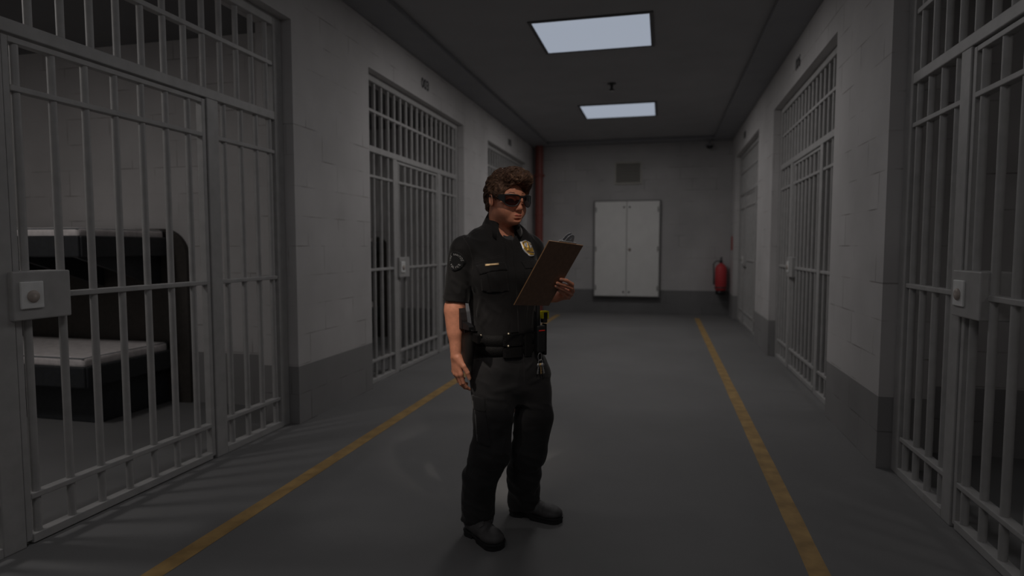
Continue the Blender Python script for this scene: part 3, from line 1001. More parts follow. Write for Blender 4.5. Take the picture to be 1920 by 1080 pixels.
RT = [A(*(-0.2335, -0.1500, 0.8417)), A(*(-0.2069, -0.1700, 0.8092)), A(*(-0.1914, -0.1720, 0.7807)), A(*(-0.1835, -0.1680, 0.7557))]
HRI += finger_items(RT, [0.015, 0.0125, 0.0105, 0.0085], 0.014)
ARM_R = Field(HRI)

# the clipboard's own axes: across, down, towards its reader
CB_C = A(0.1637, -0.28, 1.2238); CB_W = nrm((0.6772, 0.7314, -0.0804)); CB_L = A(-0.4404, 0.3154, -0.8406)
CB_L = nrm(CB_L - CB_W * (CB_L @ CB_W)); CB_N = np.cross(CB_W, CB_L)
CBW, CBH, CBT = 0.115, 0.160, 0.0024     # half sizes and half thickness
# left hand: fingers lie across the back of the board, palm behind its edge
HLI = [(rc(ELL, WRL, 0.043, 0.0250), 0, 'u'), (rc(SHL, ELL, 0.055, 0.044), 0.02, 'u')]
LF = [
    [A(*(0.2790, -0.1046, 1.1490)), A(*(0.2759, -0.1481, 1.1759)), A(*(0.2454, -0.1957, 1.1952)), A(*(0.2198, -0.2232, 1.2017))],
    [A(*(0.2829, -0.0902, 1.1407)), A(*(0.2735, -0.1365, 1.1584)), A(*(0.2369, -0.1869, 1.1740)), A(*(0.2043, -0.2234, 1.1850))],
    [A(*(0.2785, -0.0738, 1.1248)), A(*(0.2668, -0.1201, 1.1344)), A(*(0.2323, -0.1725, 1.1537)), A(*(0.1996, -0.2147, 1.1710))],
    [A(*(0.2688, -0.0604, 1.1102)), A(*(0.2559, -0.1083, 1.1165)), A(*(0.2354, -0.1497, 1.1342)), A(*(0.2139, -0.1812, 1.1507))],
]
for j, (ch, r) in enumerate(zip(LF, (0.98, 1.02, 0.98, 0.86))):
    HLI.append((rc(WRL + (ch[0] - WRL) * 0.15, ch[0], 0.0155, 0.0110), 0.012, 'u'))
for ch, r in zip(LF, (0.98, 1.02, 0.98, 0.86)):
    HLI += finger_items(ch, [0.0102 * r, 0.0092 * r, 0.0084 * r, 0.0068 * r], 0.004)
LT = [WRL + CB_N * 0.012 + (LF[0][0] - WRL) * 0.25, A(*(0.2539, -0.0591, 1.1410)), A(*(0.2240, -0.1261, 1.1650)), A(*(0.1955, -0.1898, 1.1831))]
HLI += finger_items(LT, [0.014, 0.0125, 0.0110, 0.0088], 0.012)
ARM_L = Field(HLI)

# legs: hip, knee, ankle
HIPR, KNR, ANR = A(*(-0.0818, -0.0550, 0.7794)), A(*(-0.0868, -0.1500, 0.4355)), A(*(-0.1514, -0.1000, 0.0896))
HIPL, KNL, ANL = A(*(0.0643, 0.0450, 0.7597)), A(*(0.0836, -0.0300, 0.3961)), A(*(0.0640, 0.1200, 0.0685))
TROUSER_RINGS = [C4((-0.0175, 0.0000, 0.9115), 0.0, 0.158, 0.124), C4((-0.0125, 0.0000, 0.8452), 0.0, 0.165, 0.131), C4((-0.0075, 0.0000, 0.7685), 0.004, 0.176, 0.140), C4((0.0001, 0.0000, 0.6864), 0.004, 0.176, 0.136),
                 C4((0.0052, 0.0000, 0.6143), 0.002, 0.150, 0.110)]
body_it = [(loft(TORSO_RINGS, PH, 2.3, -0.014), 0, 'u'), (loft(TROUSER_RINGS[:4], PH, 2.3, -0.022), 0.02, 'u')]
for h_, k_, a_ in ((HIPR, KNR, ANR), (HIPL, KNL, ANL)):
    body_it += [(rc(h_, k_, 0.064, 0.050), 0.01, 'u'), (rc(k_, a_, 0.050, 0.038), 0.01, 'u')]
TRUNK = Field(body_it)
BODY = Field([(TRUNK.prim(), 0, 'u'), (HEAD.prim(), 0.012, 'u'), (ARM_R.prim(), 0.02, 'u'), (ARM_L.prim(), 0.02, 'u')])
gz = np.r_[np.arange(0.05, 0.62, 0.008), np.arange(0.62, 1.02, 0.0026), np.arange(1.02, 1.38, 0.003), np.arange(1.38, 1.75, 0.0019)]
P, F = surface_nets(BODY, np.arange(-0.34, 0.34, 0.0023), np.arange(-0.42, 0.30, 0.0023), gz)
cen = P[F].mean(1)
hc = (cen - HO) @ HR.T
lipm = (ell((0.0970, 0.0075, -0.0690), (0.0095, 0.0135, 0.0054))[0](hc) < 0) | (ell((0.0970, -0.0075, -0.0690), (0.0095, 0.0135, 0.0054))[0](hc) < 0) | (ell((0.0955, 0, -0.0795), (0.0105, 0.0175, 0.0062))[0](hc) < 0)
body = skin('body', P, F, [M['skin'], M['lip']], mi=lipm.astype(int))

# finger nails of both hands
mb = MB()
def nail(tip, prev, out, r):
    t = nrm(tip - prev); o = nrm(out - t * (out @ t)); s = np.cross(t, o)
    pts = []
    for a in range(-2, 3):
        for b in range(0, 4):
            x = (b / 3 - 0.45) * 0.011; y = a / 2 * 0.0052
            pts.append(tip + t * (x + 0.001) + s * y + o * (math.sqrt(max((r * 1.03) ** 2 - y * y, 0)) - (max(0, x) * 0.20)))
    fs = [[i * 4 + j, i * 4 + j + 1, (i + 1) * 4 + j + 1, (i + 1) * 4 + j] for i in range(4) for j in range(3)]
    mb.add(pts, fs, 0, True)
for ch, r in zip(R_FINGERS, (1, 1.03, .98, .87)):
    ax = nrm(ch[3] - ch[2]); nail(ch[3], ch[2], nd, 0.0068 * r)
for ch, r in zip(LF, (.98, 1.02, .98, .86)):
    nail(ch[3], ch[2], -CB_N + A(0, 0, 0.2), 0.0070 * r)
nail(RT[3], RT[2], A(-0.2, -1, 0), 0.0088)
M['nail'] = simple('finger_nail', (0.56, 0.30, 0.22), 0.3)
o = mb.build('fingernails', M['nail'], PERSON)

# eyes and brows behind the lenses
for s in (-1, 1):
    e = MB().lathe([(0.0115 * math.sin(a), -0.0115 * math.cos(a)) for a in np.linspace(0, math.pi, 13)], hw((0.0805, s * 0.032, -0.003)), 20)
    eo = e.build('eye', M['eyewhite'], PERSON)
    ii = MB().lathe([(0.0, 0.0113), (0.003, 0.0112), (0.0055, 0.0103), (0.0055, 0.0085), (0.0, 0.008)], hw((0.0805, s * 0.032, -0.003)), 16,
                    mat=Matrix([list(x) for x in np.stack([hl, np.cross(hf, hl), hf], 1)]))
    ii.build('iris', M['iris'], eo)
    b = MB()
    pts = [hw((0.1, s * y, t)) for y, t in ((0.012, 0.022), (0.024, 0.029), (0.038, 0.031), (0.052, 0.024))]
    pp_ = []
    for p in pts:
        q = A(*p)[None]
        for _ in range(60):
            q = q - hf * np.clip(HEAD(q), -0.01, 0.01)[0] * 0.9
        pp_.append(q[0])
    b.tube([q_ - hf * 0.0012 for q_ in pp_], [0.0012, 0.0024, 0.0022, 0.0010], 8)
    b.build('eyebrow', M['brow'], PERSON)

# ------------------------------------------------------------------ hair
HAIRF = Field([
    (ell((-0.008, 0, 0.044), (0.097, 0.0835, 0.085)), 0, 'u'),
    (ell((0.022, 0, 0.096), (0.086, 0.062, 0.049)), 0.02, 'u'),
    (ell((0.078, 0.012, 0.100), (0.048, 0.064, 0.036)), 0.02, 'u'),
    (ell((0.060, 0.052, 0.078), (0.046, 0.030, 0.050)), 0.02, 'u'),
    (ell((-0.062, 0, -0.012), (0.040, 0.062, 0.062)), 0.03, 'u'),
    (ell((0.046, -0.070, 0.026), (0.026, 0.019, 0.032)), 0.015, 'u'), (ell((0.046, 0.070, 0.026), (0.026, 0.019, 0.032)), 0.015, 'u'),
    (ell((0.135, 0, -0.024), (0.115, 0.086, 0.104)), 0.008, 's'),
    (ell((0.004, 0.090, -0.016), (0.027, 0.034, 0.041)), 0.006, 's'),
    (ell((0.004, -0.090, -0.016), (0.027, 0.034, 0.041)), 0.006, 's'),
    (ell((0.034, 0, -0.090), (0.092, 0.10, 0.082)), 0.01, 's'),
])
def hair_disp(Pl):
    """locks: ridges running back from the forehead, waving"""
    wv = 0.012 * np.sin(Pl[:, 0] * 70 + Pl[:, 1] * 40) + 0.010 * np.sin(Pl[:, 0] * 38 - Pl[:, 2] * 55 + 1.3)
    tt = Pl[:, 2] - 0.55 * Pl[:, 0]
    q = np.stack([Pl[:, 0] * 0.30, Pl[:, 1] + wv, tt + wv * 0.9], 1)
    q2 = np.stack([Pl[:, 0] * 0.16 + 3, Pl[:, 1] + wv, tt + wv * 0.9], 1)
    return 0.0100 * (ridge(q, 42) - 0.6) + 0.0050 * (ridge(q2, 120) - 0.5) + 0.0018 * (ridge(q2, 300) - 0.5) + 0.004 * (vnoise(Pl, 28) - 0.5)
hf_local = Field(HAIRF.items)
def hair_fn(Pl):
    d = hf_local(Pl)
    near = np.abs(d) < 0.03
    d = d.copy()
    if near.any(): d[near] -= hair_disp(Pl[near])
    return d
Pl, F = surface_nets(hair_fn, np.arange(-0.14, 0.15, 0.0019), np.arange(-0.115, 0.115, 0.0019), np.arange(-0.09, 0.18, 0.0019), refine=1)
hair = skin('hair', hw(Pl), F, [M['hair']])
# loose strands lying along the locks
rs = np.random.RandomState(5)
sel = rs.choice(len(Pl), 3000, replace=False)
root = Pl[sel]; gn = grad(hf_local, root, 2e-3)
mb = MB()
for p, n_ in zip(root, gn):
    if n_[2] < -0.55: continue
    if p[0] > 0.05: fl_ = A(-0.75, 0.15, 0.55)
    elif p[2] > 0.05: fl_ = A(-0.9, 0.1 * math.sin(p[0] * 60), 0.1)
    else: fl_ = A(-0.80, 0, -0.50 + 0.35 * math.sin(p[0] * 75 + p[2] * 40))
    fl_ = fl_ + rs.normal(size=3) * 0.10
    t = fl_ - n_ * (fl_ @ n_)
    t = nrm(t); ln = rs.uniform(0.012, 0.026)
    side = np.cross(t, n_) * rs.uniform(-0.25, 0.25)
    pts = [p - n_ * 0.002, p + t * ln * 0.35 + n_ * (0.0009 - 0.7 * ln * ln), p + (t + side * 0.5) * ln * 0.7 + n_ * (0.0009 - 3.0 * ln * ln), p + (t + side) * ln + n_ * (0.0009 - 6.3 * ln * ln + rs.uniform(0, 0.0015))]
    mb.tube([hw(x) for x in pts], [0.0009, 0.0010, 0.0008, 0.0002], 3, cap=False)
mb.build('loose_strands', M['hair'], hair)

# ------------------------------------------------------------------ sunglasses
SG = empty('sunglasses'); SG.parent = PERSON
def gf(s, extra=0.0):     # wrap-round front curve: forward position for a sideways position
    return 0.1245 - 5.4 * s * s - 40 * s ** 4 + extra
def gpt(s, t, extra=0.0): return hw((gf(s, extra), s, t))
for sd in (-1, 1):
    out = [(0.0085, 0.0105), (0.020, 0.0165), (0.036, 0.0185), (0.055, 0.0190), (0.073, 0.0170), (0.0800, 0.010), (0.0790, -0.004), (0.072, -0.0210),
           (0.057, -0.0300), (0.038, -0.0305), (0.025, -0.0240), (0.0145, -0.010), (0.0095, 0.001)]
    # smooth closed outline
    oo = np.array(out); n = len(oo)
    dense = []
    for i in range(n):
        p0, p1, p2, p3 = oo[i - 1], oo[i], oo[(i + 1) % n], oo[(i + 2) % n]
        for t in np.linspace(0, 1, 5)[:-1]:
            dense.append(0.5 * (2 * p1 + (p2 - p0) * t + (2 * p0 - 5 * p1 + 4 * p2 - p3) * t * t + (3 * p1 - p0 - 3 * p2 + p3) * t ** 3))
    dense = np.array(dense)
    lens = MB()
    cs = dense.mean(0); N = len(dense); R_ = 6
    for sgn in (0, 1):
        vs = []
        for j in range(R_ + 1):
            for q in dense:
                x = cs + (q - cs) * (j / R_)
                vs.append(gpt(sd * x[0], x[1], -0.0016 * sgn))
        fs = [[j * N + i, j * N + (i + 1) % N, (j + 1) * N + (i + 1) % N, (j + 1) * N + i] for j in range(R_) for i in range(N)]
        lens.add(vs, fs, 0, True)
    lens.build('lens', M['lens'], SG)['label'] = 'dark tinted lens'
    rim = MB().tube([gpt(sd * q[0], q[1], -0.0006) for q in dense], 0.0027, 8, closed=True)
    # thick top bar and side block
    rim.tube([gpt(sd * x, t, 0.0) for x, t in ((0.0, 0.0125), (0.010, 0.0135), (0.022, 0.0182), (0.038, 0.0200), (0.056, 0.0205), (0.074, 0.0185))], [0.0032, 0.0034, 0.0034, 0.0034, 0.0036, 0.004], 8)
    rim.build('rim', M['glassframe'], SG)
    arm = MB()
    vs = []; sec = [(gf(0.073), 0.0740, 0.020, -0.019), (gf(0.079), 0.0810, 0.020, -0.013), (0.066, 0.0845, 0.0195, -0.002), (0.050, 0.0840, 0.0180, 0.004), (0.02, 0.0810, 0.016, 0.007), (-0.012, 0.0815, 0.014, 0.007)]
    for f_, s_, t1, t0 in sec:
        for ds, tt in ((0.002, t1), (0.002, t0), (-0.002, t0), (-0.002, t1)):
            vs.append(hw((f_, sd * (s_ + ds), tt)))
    fs = [[i * 4 + j, i * 4 + (j + 1) % 4, (i + 1) * 4 + (j + 1) % 4, (i + 1) * 4 + j] for i in range(len(sec) - 1) for j in range(4)] + [[0, 1, 2, 3], [23, 22, 21, 20]]
    arm.add(vs, fs)
    arm.build('temple_arm', M['glassframe'], SG)
SGb = MB().tube([gpt(-0.011, 0.0115, 0.0), gpt(0, 0.0105, 0.0005), gpt(0.011, 0.0115, 0.0)], 0.0032, 8).build('bridge', M['glassframe'], SG)

# ------------------------------------------------------------------ shirt
def seg_pt(a, b, t): return a + (b - a) * t
HEMR, HEML = seg_pt(SHR, ELR, 0.90), seg_pt(SHL, ELL, 0.95)
dR, dL = nrm(ELR - SHR), nrm(ELL - SHL)
def cut_beyond(p, d):     # keeps what lies before the plane through p
    p, d = A(*p), A(*d)
    return (lambda P: (P - p) @ d, A(-9, -9, -9), A(9, 9, 9))
SLR = Field([(rc(SHR, HEMR + dR * 0.06 + A(-0.002, 0, 0), 0.0575, 0.0535), 0, 'u'), (cut_beyond(HEMR, dR), 0.006, 'i')])
SLL = Field([(rc(SHL, HEML + dL * 0.06, 0.0575, 0.056), 0, 'u'), (cut_beyond(HEML, dL), 0.006, 'i')])
TOR = Field([(loft([r for r in TORSO_RINGS if r[0] > (-2.4201, 0.0000, 0.8580)[2] - 0.3 and True], PH, 2.3, 0.0), 0, 'u'),
             (ell(A(*(-0.0959, -0.1150, 1.2077)), (0.066, 0.060, 0.060)), 0.06, 'u'), (ell(A(*(0.0692, -0.0600, 1.2051)), (0.066, 0.060, 0.060)), 0.06, 'u')])
def shirt_base(P):
    d = TOR(P)
    d = smin(d, SLR(P), 0.022); d = smin(d, SLL(P), 0.03)
    return d
FOLD_SEGS = [
    (A(*(-0.1884, -0.1400, 1.1467)), A(*(-0.2721, -0.1600, 1.2075)), 0.0050, 0.010), (A(*(-0.1930, -0.1400, 1.1826)), A(*(-0.2622, -0.1600, 1.2620)), 0.0035, 0.009), (A(*(-0.2029, -0.1400, 1.1107)), A(*(-0.2831, -0.1500, 1.1402)), 0.0040, 0.008),
    (A(*(-0.1529, -0.1300, 1.2060)), A(*(-0.1755, -0.1200, 1.1090)), 0.0040, 0.010), (A(*(-0.1621, -0.1100, 1.0060)), A(*(-0.1249, -0.1200, 1.1090)), 0.0050, 0.010), (A(*(-0.1374, -0.1200, 0.9828)), A(*(-0.0740, -0.1300, 1.0736)), 0.0055, 0.011),
    (A(*(-0.1541, -0.1200, 1.0484)), A(*(-0.1071, -0.1400, 1.1586)), 0.0040, 0.010), (A(*(-0.0646, -0.1300, 0.9793)), A(*(-0.0283, -0.1300, 1.0857)), 0.0045, 0.010), (A(*(0.0688, -0.0900, 0.9790)), A(*(0.0809, -0.0900, 1.1065)), 0.0045, 0.009),
    (A(*(0.1016, -0.0600, 0.9702)), A(*(0.1064, -0.0600, 1.0545)), 0.0045, 0.008), (A(*(0.0271, -0.1200, 1.0120)), A(*(0.0439, -0.1200, 1.1090)), 0.004, 0.009)]
def fold_disp(P, segs):
    out = np.zeros(len(P))
    for a, b, h, wd in segs:
        ab = b - a; t = np.clip((P - a) @ ab / (ab @ ab), 0, 1)
        q = P - a - t[:, None] * ab
        d2 = (q * q).sum(1)
        taper = np.sin(math.pi * np.clip(t * 0.9 + 0.05, 0, 1))
        out += h * taper * (np.exp(-d2 / wd ** 2) - 0.5 * np.exp(-d2 / (2.2 * wd) ** 2))
    return out
def shirt_disp(P):
    wv = vnoise(P, 9) * 0.05
    q = np.stack([P[:, 0] + wv, P[:, 1] - wv, P[:, 2] * 0.6 + P[:, 0] * 0.5], 1)
    return 0.0055 * (vnoise(q, 16) - 0.5) + 0.0045 * (ridge(q, 24) - 0.5) + 1.3 * fold_disp(P, FOLD_SEGS) + 0.0025
def shirt_fn(P):
    d = shirt_base(P)
    m = np.abs(d) < 0.03
    if m.any():
        d = d.copy(); d[m] -= shirt_disp(P[m])
    # neck opening and hems
    nk = A(*(-0.0094, -0.0550, 1.4280))
    v = ell(nk, (0.046, 0.050, 0.060))[0](P)
    d = smax(d, -v, 0.004)
    neck = rc(A(*(-0.0397, 0.0000, 1.3998)), A(*(-0.0295, -0.0100, 1.5110)), 0.054, 0.056)[0](P)
    d = smax(d, -neck, 0.004)
    d = np.maximum(d, P[:, 2] - ((-2.3869, 0.0000, 1.4694)[2]))
    d = smax(d, -rc(HEMR - dR * 0.03, HEMR + dR * 0.05, 0.0485, 0.0490)[0](P), 0.002)
    return np.maximum(d, (-2.4197, 0.0000, 0.8657)[2] - P[:, 2])
gg = [np.arange(-0.345, 0.21, 0.003), np.arange(-0.24, 0.24, 0.003), np.arange(0.84, 1.50, 0.003)]
P, F = surface_nets(shirt_fn, *gg, refine=1)
shirt = skin('shirt', P, F, [M['shirt']])

# ---- laying flat things on the cloth
from mathutils.geometry import delaunay_2d_cdt
def march(fn, o, d, tmax=1.2, stop=0.0):
    """walk rays o + t d to the surface of fn"""
    t = np.zeros(len(o))
    for _ in range(90):
        v = fn(o + d * t[:, None]) - stop
        t = np.minimum(t + np.clip(v * 0.7, -0.02, 0.04), tmax)
    return o + d * t[:, None]
def drape(poly, fn, name, mat, parent, thick=0.002, lift=0.0, step=0.006, dirn=(0, 1, 0), ref=None, smooth=True, tris=None):
    """poly: points (u, w) or free 3d points on a plane facing dirn; lies on fn with real thickness"""
    d = nrm(dirn)
    pl = np.array(poly, float)
    if pl.shape[1] == 2:
        pl = np.stack([pl[:, 0], np.full(len(pl), -0.13), pl[:, 1]], 1)
    c = pl.mean(0)
    sx = nrm(np.cross(d, A(0, 0, 1))); sy = np.cross(sx, d)
    p2 = np.stack([(pl - c) @ sx, (pl - c) @ sy], 1)
    if tris is None:
        bd = []
        for i in range(len(p2)):
            a, b = p2[i], p2[(i + 1) % len(p2)]
            n = max(1, int(np.linalg.norm(b - a) / step))
            bd += [a + (b - a) * k / n for k in range(n)]
        nb = len(bd)
        lo, hi = p2.min(0), p2.max(0)
        def inside(q):
            r = False
            for i in range(nb):
                x1, y1 = bd[i]; x2, y2 = bd[(i + 1) % nb]
                if (y1 > q[1]) != (y2 > q[1]) and q[0] < (x2 - x1) * (q[1] - y1) / (y2 - y1) + x1: r = not r
            return r
        pts = list(bd)
        for x in np.arange(lo[0] + step * 0.7, hi[0], step):
            for y in np.arange(lo[1] + step * 0.7, hi[1], step):
                q = A(x, y)
                if inside(q) and min(np.hypot(*(q - b)) for b in bd) > step * 0.45: pts.append(q)
        res = delaunay_2d_cdt([Vector(q) for q in pts], [(i, (i + 1) % nb) for i in range(nb)], [list(range(nb))], 1, 1e-6)
        v2 = np.array([list(q) for q in res[0]]); tr = [list(f) for f in res[2]]
    else:
        v2, tr = p2, tris
    o = c + v2[:, :1] * sx + v2[:, 1:] * sy - d * 0.35
    S = march(fn, o, d)
    g = grad(fn, S, 2.5e-3)
    top = S + g * (lift + thick); bot = S + g * (lift - 0.0015)
    n = len(v2)
    ed = {}
    for f in tr:
        for i in range(len(f)):
            e = (f[i], f[(i + 1) % len(f)])
            if (e[1], e[0]) in ed: del ed[(e[1], e[0])]
            else: ed[e] = 1
    fs = [list(f) for f in tr] + [[i + n for i in f[::-1]] for f in tr] + [[a + n, b + n, b, a] for a, b in ed]
    m = MB().add(np.concatenate([top, bot]), fs, 0, smooth)
    ob = m.build(name, mat, parent)
    return ob
def seam(pts, fn, r, parent, dirn=(0, 1, 0), n=14):
    d = nrm(dirn)
    pl = np.array([(p[0], -0.13, p[1]) if len(p) == 2 else p for p in pts], float)
    out = []
    for i in range(len(pl) - 1):
        for k in range(n):
            out.append(pl[i] + (pl[i + 1] - pl[i]) * k / n)
    out.append(pl[-1])
    S = march(fn, np.array(out) - d * 0.35, d)
    return MB().tube([tuple(x) for x in S], r, 5).build('stitched_seam', M['seam'], parent)

# collar
NC = A(*(-0.0422, 0.0000, 1.4297))
CFA = math.radians(16)
CF = A(math.sin(CFA), -math.cos(CFA), 0); CL = A(math.cos(CFA), math.sin(CFA), 0)
def collar():
    m = MB()
    angs = np.linspace(-2.60, 2.38, 49)      # 0 is the nape
    prof = []
    vs = []
    K = 9
    for a in angs:
        dirv = -CF * math.cos(a) + CL * math.sin(a)
        front = (1 - math.cos(a)) / 2        # 0 nape, 1 front
        r0 = 0.060 + 0.004 * front
        top = 0.094 - 0.104 * front ** 1.0
        drop = 0.040 + 0.012 * front ** 3
        flare = 0.020 + 0.004 * front
        ring = [(r0 - 0.002, top - 0.055), (r0, top - 0.02), (r0 + 0.001, top), (r0 + 0.004, top + 0.0035), (r0 + 0.008, top + 0.001), (r0 + 0.010 + flare * 0.4, top - drop * 0.4),
                (r0 + 0.010 + flare, top - drop), (r0 + 0.007 + flare, top - drop - 0.001), (r0 + 0.005, top - 0.006)]
        shift = CF * 0.012 * front + (CF * 0.010)
        for r, z in ring:
            vs.append(NC + dirv * r + shift + A(0, 0, z))
    fs = []
    for i in range(len(angs) - 1):
        for j in range(K - 1):
            fs.append([i * K + j, (i + 1) * K + j, (i + 1) * K + j + 1, i * K + j + 1])
    m.add(vs, fs, 0, True)
    m.add([vs[j] for j in range(3, K)], [list(range(K - 3))]); m.add([vs[(len(angs) - 1) * K + j] for j in range(3, K)], [list(range(K - 3))[::-1]])
    return m.build('collar', M['shirt'], shirt)
collar()
drape([(-0.0353, 1.3543), (-0.0328, 1.3948), (-0.0185, 1.3900), (0.0030, 1.3948), (0.0149, 1.3829), (0.0125, 1.3543)], BODY, 'undershirt', M['tee'], PERSON, 0.004, 0.0, 0.008)

SH = shirt_fn
drape([(-0.0233, 1.3686), (0.0101, 1.3734), (0.0221, 1.2540), (0.0293, 1.1460), (0.0367, 0.9550), (0.0029, 0.9526), (-0.0043, 1.1460), (-0.0114, 1.2540)], SH, 'placket', M['shirt'], shirt, 0.0028, 0, 0.009)
drape([(-0.1479, 1.2588), (-0.0880, 1.2719), (-0.0270, 1.2743), (-0.0138, 1.2384), (-0.0450, 1.2384), (-0.0809, 1.2336), (-0.1337, 1.2209)], SH, 'pocket_flap', M['shirt'], shirt, 0.0035, 0.001, 0.007)
drape([(0.0472, 1.2779), (0.1226, 1.2803), (0.1251, 1.2492), (0.1059, 1.2456), (0.0676, 1.2432)], SH, 'pocket_flap', M['shirt'], shirt, 0.0035, 0.001, 0.007)
drape([(-0.1336, 1.2300), (-0.0210, 1.2444), (-0.0067, 1.1460), (-0.0451, 1.1399), (-0.0931, 1.1375), (-0.1243, 1.1460)], SH, 'pocket', M['shirt'], shirt, 0.0016, 0, 0.008)
drape([(-0.1025, 1.2276), (-0.0641, 1.2348), (-0.0475, 1.1436), (-0.0835, 1.1411)], SH, 'pocket_pleat', M['shirt'], shirt, 0.0034, 0, 0.008)
drape([(0.0604, 1.2492), (0.1227, 1.2540), (0.1229, 1.1532), (0.0702, 1.1460)], SH, 'pocket', M['shirt'], shirt, 0.0016, 0, 0.008)
for pts in ([(-0.1550, 1.2779), (-0.0927, 1.2946), (-0.0329, 1.3066)], [(-0.1526, 1.2707), (-0.0928, 1.2875), (-0.0305, 1.2994)], [(-0.0138, 1.3662), (-0.0018, 1.2540), (0.0077, 1.1460), (0.0126, 0.9598)], [(0.0030, 1.3686), (0.0149, 1.2540), (0.0221, 1.1460), (0.0294, 0.9598)],
            [(0.0484, 1.3257), (0.1225, 1.3233)], [(-0.1234, 1.4328), (-0.1712, 1.4067), (-0.2167, 1.3829)], [(-0.1187, 1.4257), (-0.1665, 1.3995), (-0.2095, 1.3757)], [(-0.2119, 1.3876), (-0.1834, 1.3448), (-0.1693, 1.2899), (-0.1671, 1.2420)], [(-0.1784, 1.4043), (-0.1833, 1.3734)]):
    seam(pts, SH, 0.0011, shirt)

bar = drape([(-0.1120, 1.2640), (-0.0538, 1.2688), (-0.0526, 1.2607), (-0.1110, 1.2549)], SH, 'name_bar', M['brassbar'], shirt, 0.0045, 0.003, 0.005)
bar['label'] = 'thin brass name bar'
# badge: silver shield, gold field, raised tower and ribbons
bd = drape([p for p in [(0.0415, 1.3635), (0.0520, 1.3663), (0.0641, 1.3707), (0.0741, 1.3674), (0.0890, 1.3591), (0.0940, 1.3453), (0.0996, 1.3321), (0.1040, 1.3199), (0.1065, 1.3100), (0.1043, 1.2984), (0.0941, 1.2962), (0.0853, 1.2973), (0.0742, 1.3078), (0.0642, 1.3161), (0.0548, 1.3288), (0.0481, 1.3475)]], SH, 'badge', M['silver'], shirt, 0.006, 0.002, 0.004)
bd['label'] = 'gold and silver shield badge'
for poly, mat, lf in (
    ([(0.0503, 1.3608), (0.0641, 1.3663), (0.0851, 1.3564), (0.0924, 1.3420), (0.0985, 1.3266), (0.1018, 1.3122), (0.1019, 1.3011), (0.0864, 1.3011), (0.0697, 1.3166), (0.0575, 1.3321), (0.0514, 1.3498)], 'gold', 0.0085),
    ([(0.0597, 1.3553), (0.0697, 1.3597), (0.0829, 1.3531), (0.0896, 1.3398), (0.0918, 1.3332), (0.0852, 1.3321), (0.0697, 1.3354), (0.0597, 1.3431)], 'silver', 0.0092),
    ([(0.0680, 1.3575), (0.0730, 1.3575), (0.0796, 1.3420), (0.0830, 1.3321), (0.0885, 1.3266), (0.0896, 1.3210), (0.0741, 1.3210), (0.0719, 1.3288), (0.0741, 1.3354), (0.0713, 1.3475)], 'gold', 0.0105),
    ([(0.0686, 1.3188), (0.0764, 1.3133), (0.1007, 1.3100), (0.1018, 1.3133), (0.0852, 1.3150), (0.0741, 1.3183)], 'blue', 0.0095),
    ([(0.0514, 1.3586), (0.0553, 1.3608), (0.0564, 1.3542), (0.0531, 1.3531)], 'blue', 0.0095),
    ([(0.0674, 1.3658), (0.0730, 1.3652), (0.0719, 1.3630), (0.0669, 1.3639)], 'blue', 0.0095),
    ([(0.0874, 1.3442), (0.0918, 1.3431), (0.0924, 1.3387), (0.0874, 1.3376), (0.0852, 1.3409)], 'silver', 0.0102)):
    drape(poly, SH, 'badge_inlay', M[mat], shirt, lf, 0.002, 0.003)

# shoulder patch with its lettering, on the outer side of the right sleeve
PD = nrm((0.68, 0.73, 0))
PC = A(*(-0.2510, -0.1650, 1.2799))
psx = nrm(np.cross(PD, A(0, 0, 1))); psy = np.cross(psx, PD)
def pp2(x, y): return PC + psx * x + psy * y
outl = [(0.035 * math.cos(a) * (1 - 0.10 * max(0, -math.sin(a))), 0.044 * math.sin(a)) for a in np.linspace(0, 2 * math.pi, 28)[:-1]]
drape([pp2(*q) for q in outl], SH, 'shoulder_patch', M['patch'], shirt, 0.002, 0.001, 0.007, PD)
def drape_letters(txt, rad, a0, a1, size, flip):
    allv, allf = [], []
    n = len(txt)
    for i, chh in enumerate(txt):
        if chh == ' ': continue
        cu = bpy.data.curves.new('t', 'FONT'); cu.body = chh; cu.size = size; cu.align_x = 'CENTER'; cu.align_y = 'CENTER'; cu.offset = 0.0002
        ob = bpy.data.objects.new('t', cu); COL.objects.link(ob); bpy.context.view_layer.update()
        me = bpy.data.meshes.new_from_object(ob.evaluated_get(bpy.context.evaluated_depsgraph_get()))
        bpy.data.objects.remove(ob)
        a = a0 + (a1 - a0) * i / (n - 1)
        rr = a - math.pi / 2 if not flip else a + math.pi / 2
        base = len(allv)
        for v in me.vertices:
            x = v.co.x * math.cos(rr) - v.co.y * math.sin(rr) + rad[0] * math.cos(a)
            y = v.co.x * math.sin(rr) + v.co.y * math.cos(rr) + rad[1] * math.sin(a)
            allv.append(pp2(x, y))
        allf += [[base + k for k in p.vertices] for p in me.polygons]
        bpy.data.meshes.remove(me)
    c = np.mean(allv, 0)
    # keep each letter's own centre: drape() recentres, so pass the points as they are
    o = drape(allv, SH, 'patch_lettering', M['patchtext'], shirt, 0.0012, 0.003, dirn=PD, tris=allf, smooth=False)
    o['label'] = 'grey curved lettering'
drape_letters('LOS SANTOS', (0.0262, 0.029), math.radians(172), math.radians(6), 0.0112, False)
drape_letters('POLICE', (0.0225, 0.029), math.radians(215), math.radians(325), 0.0112, True)

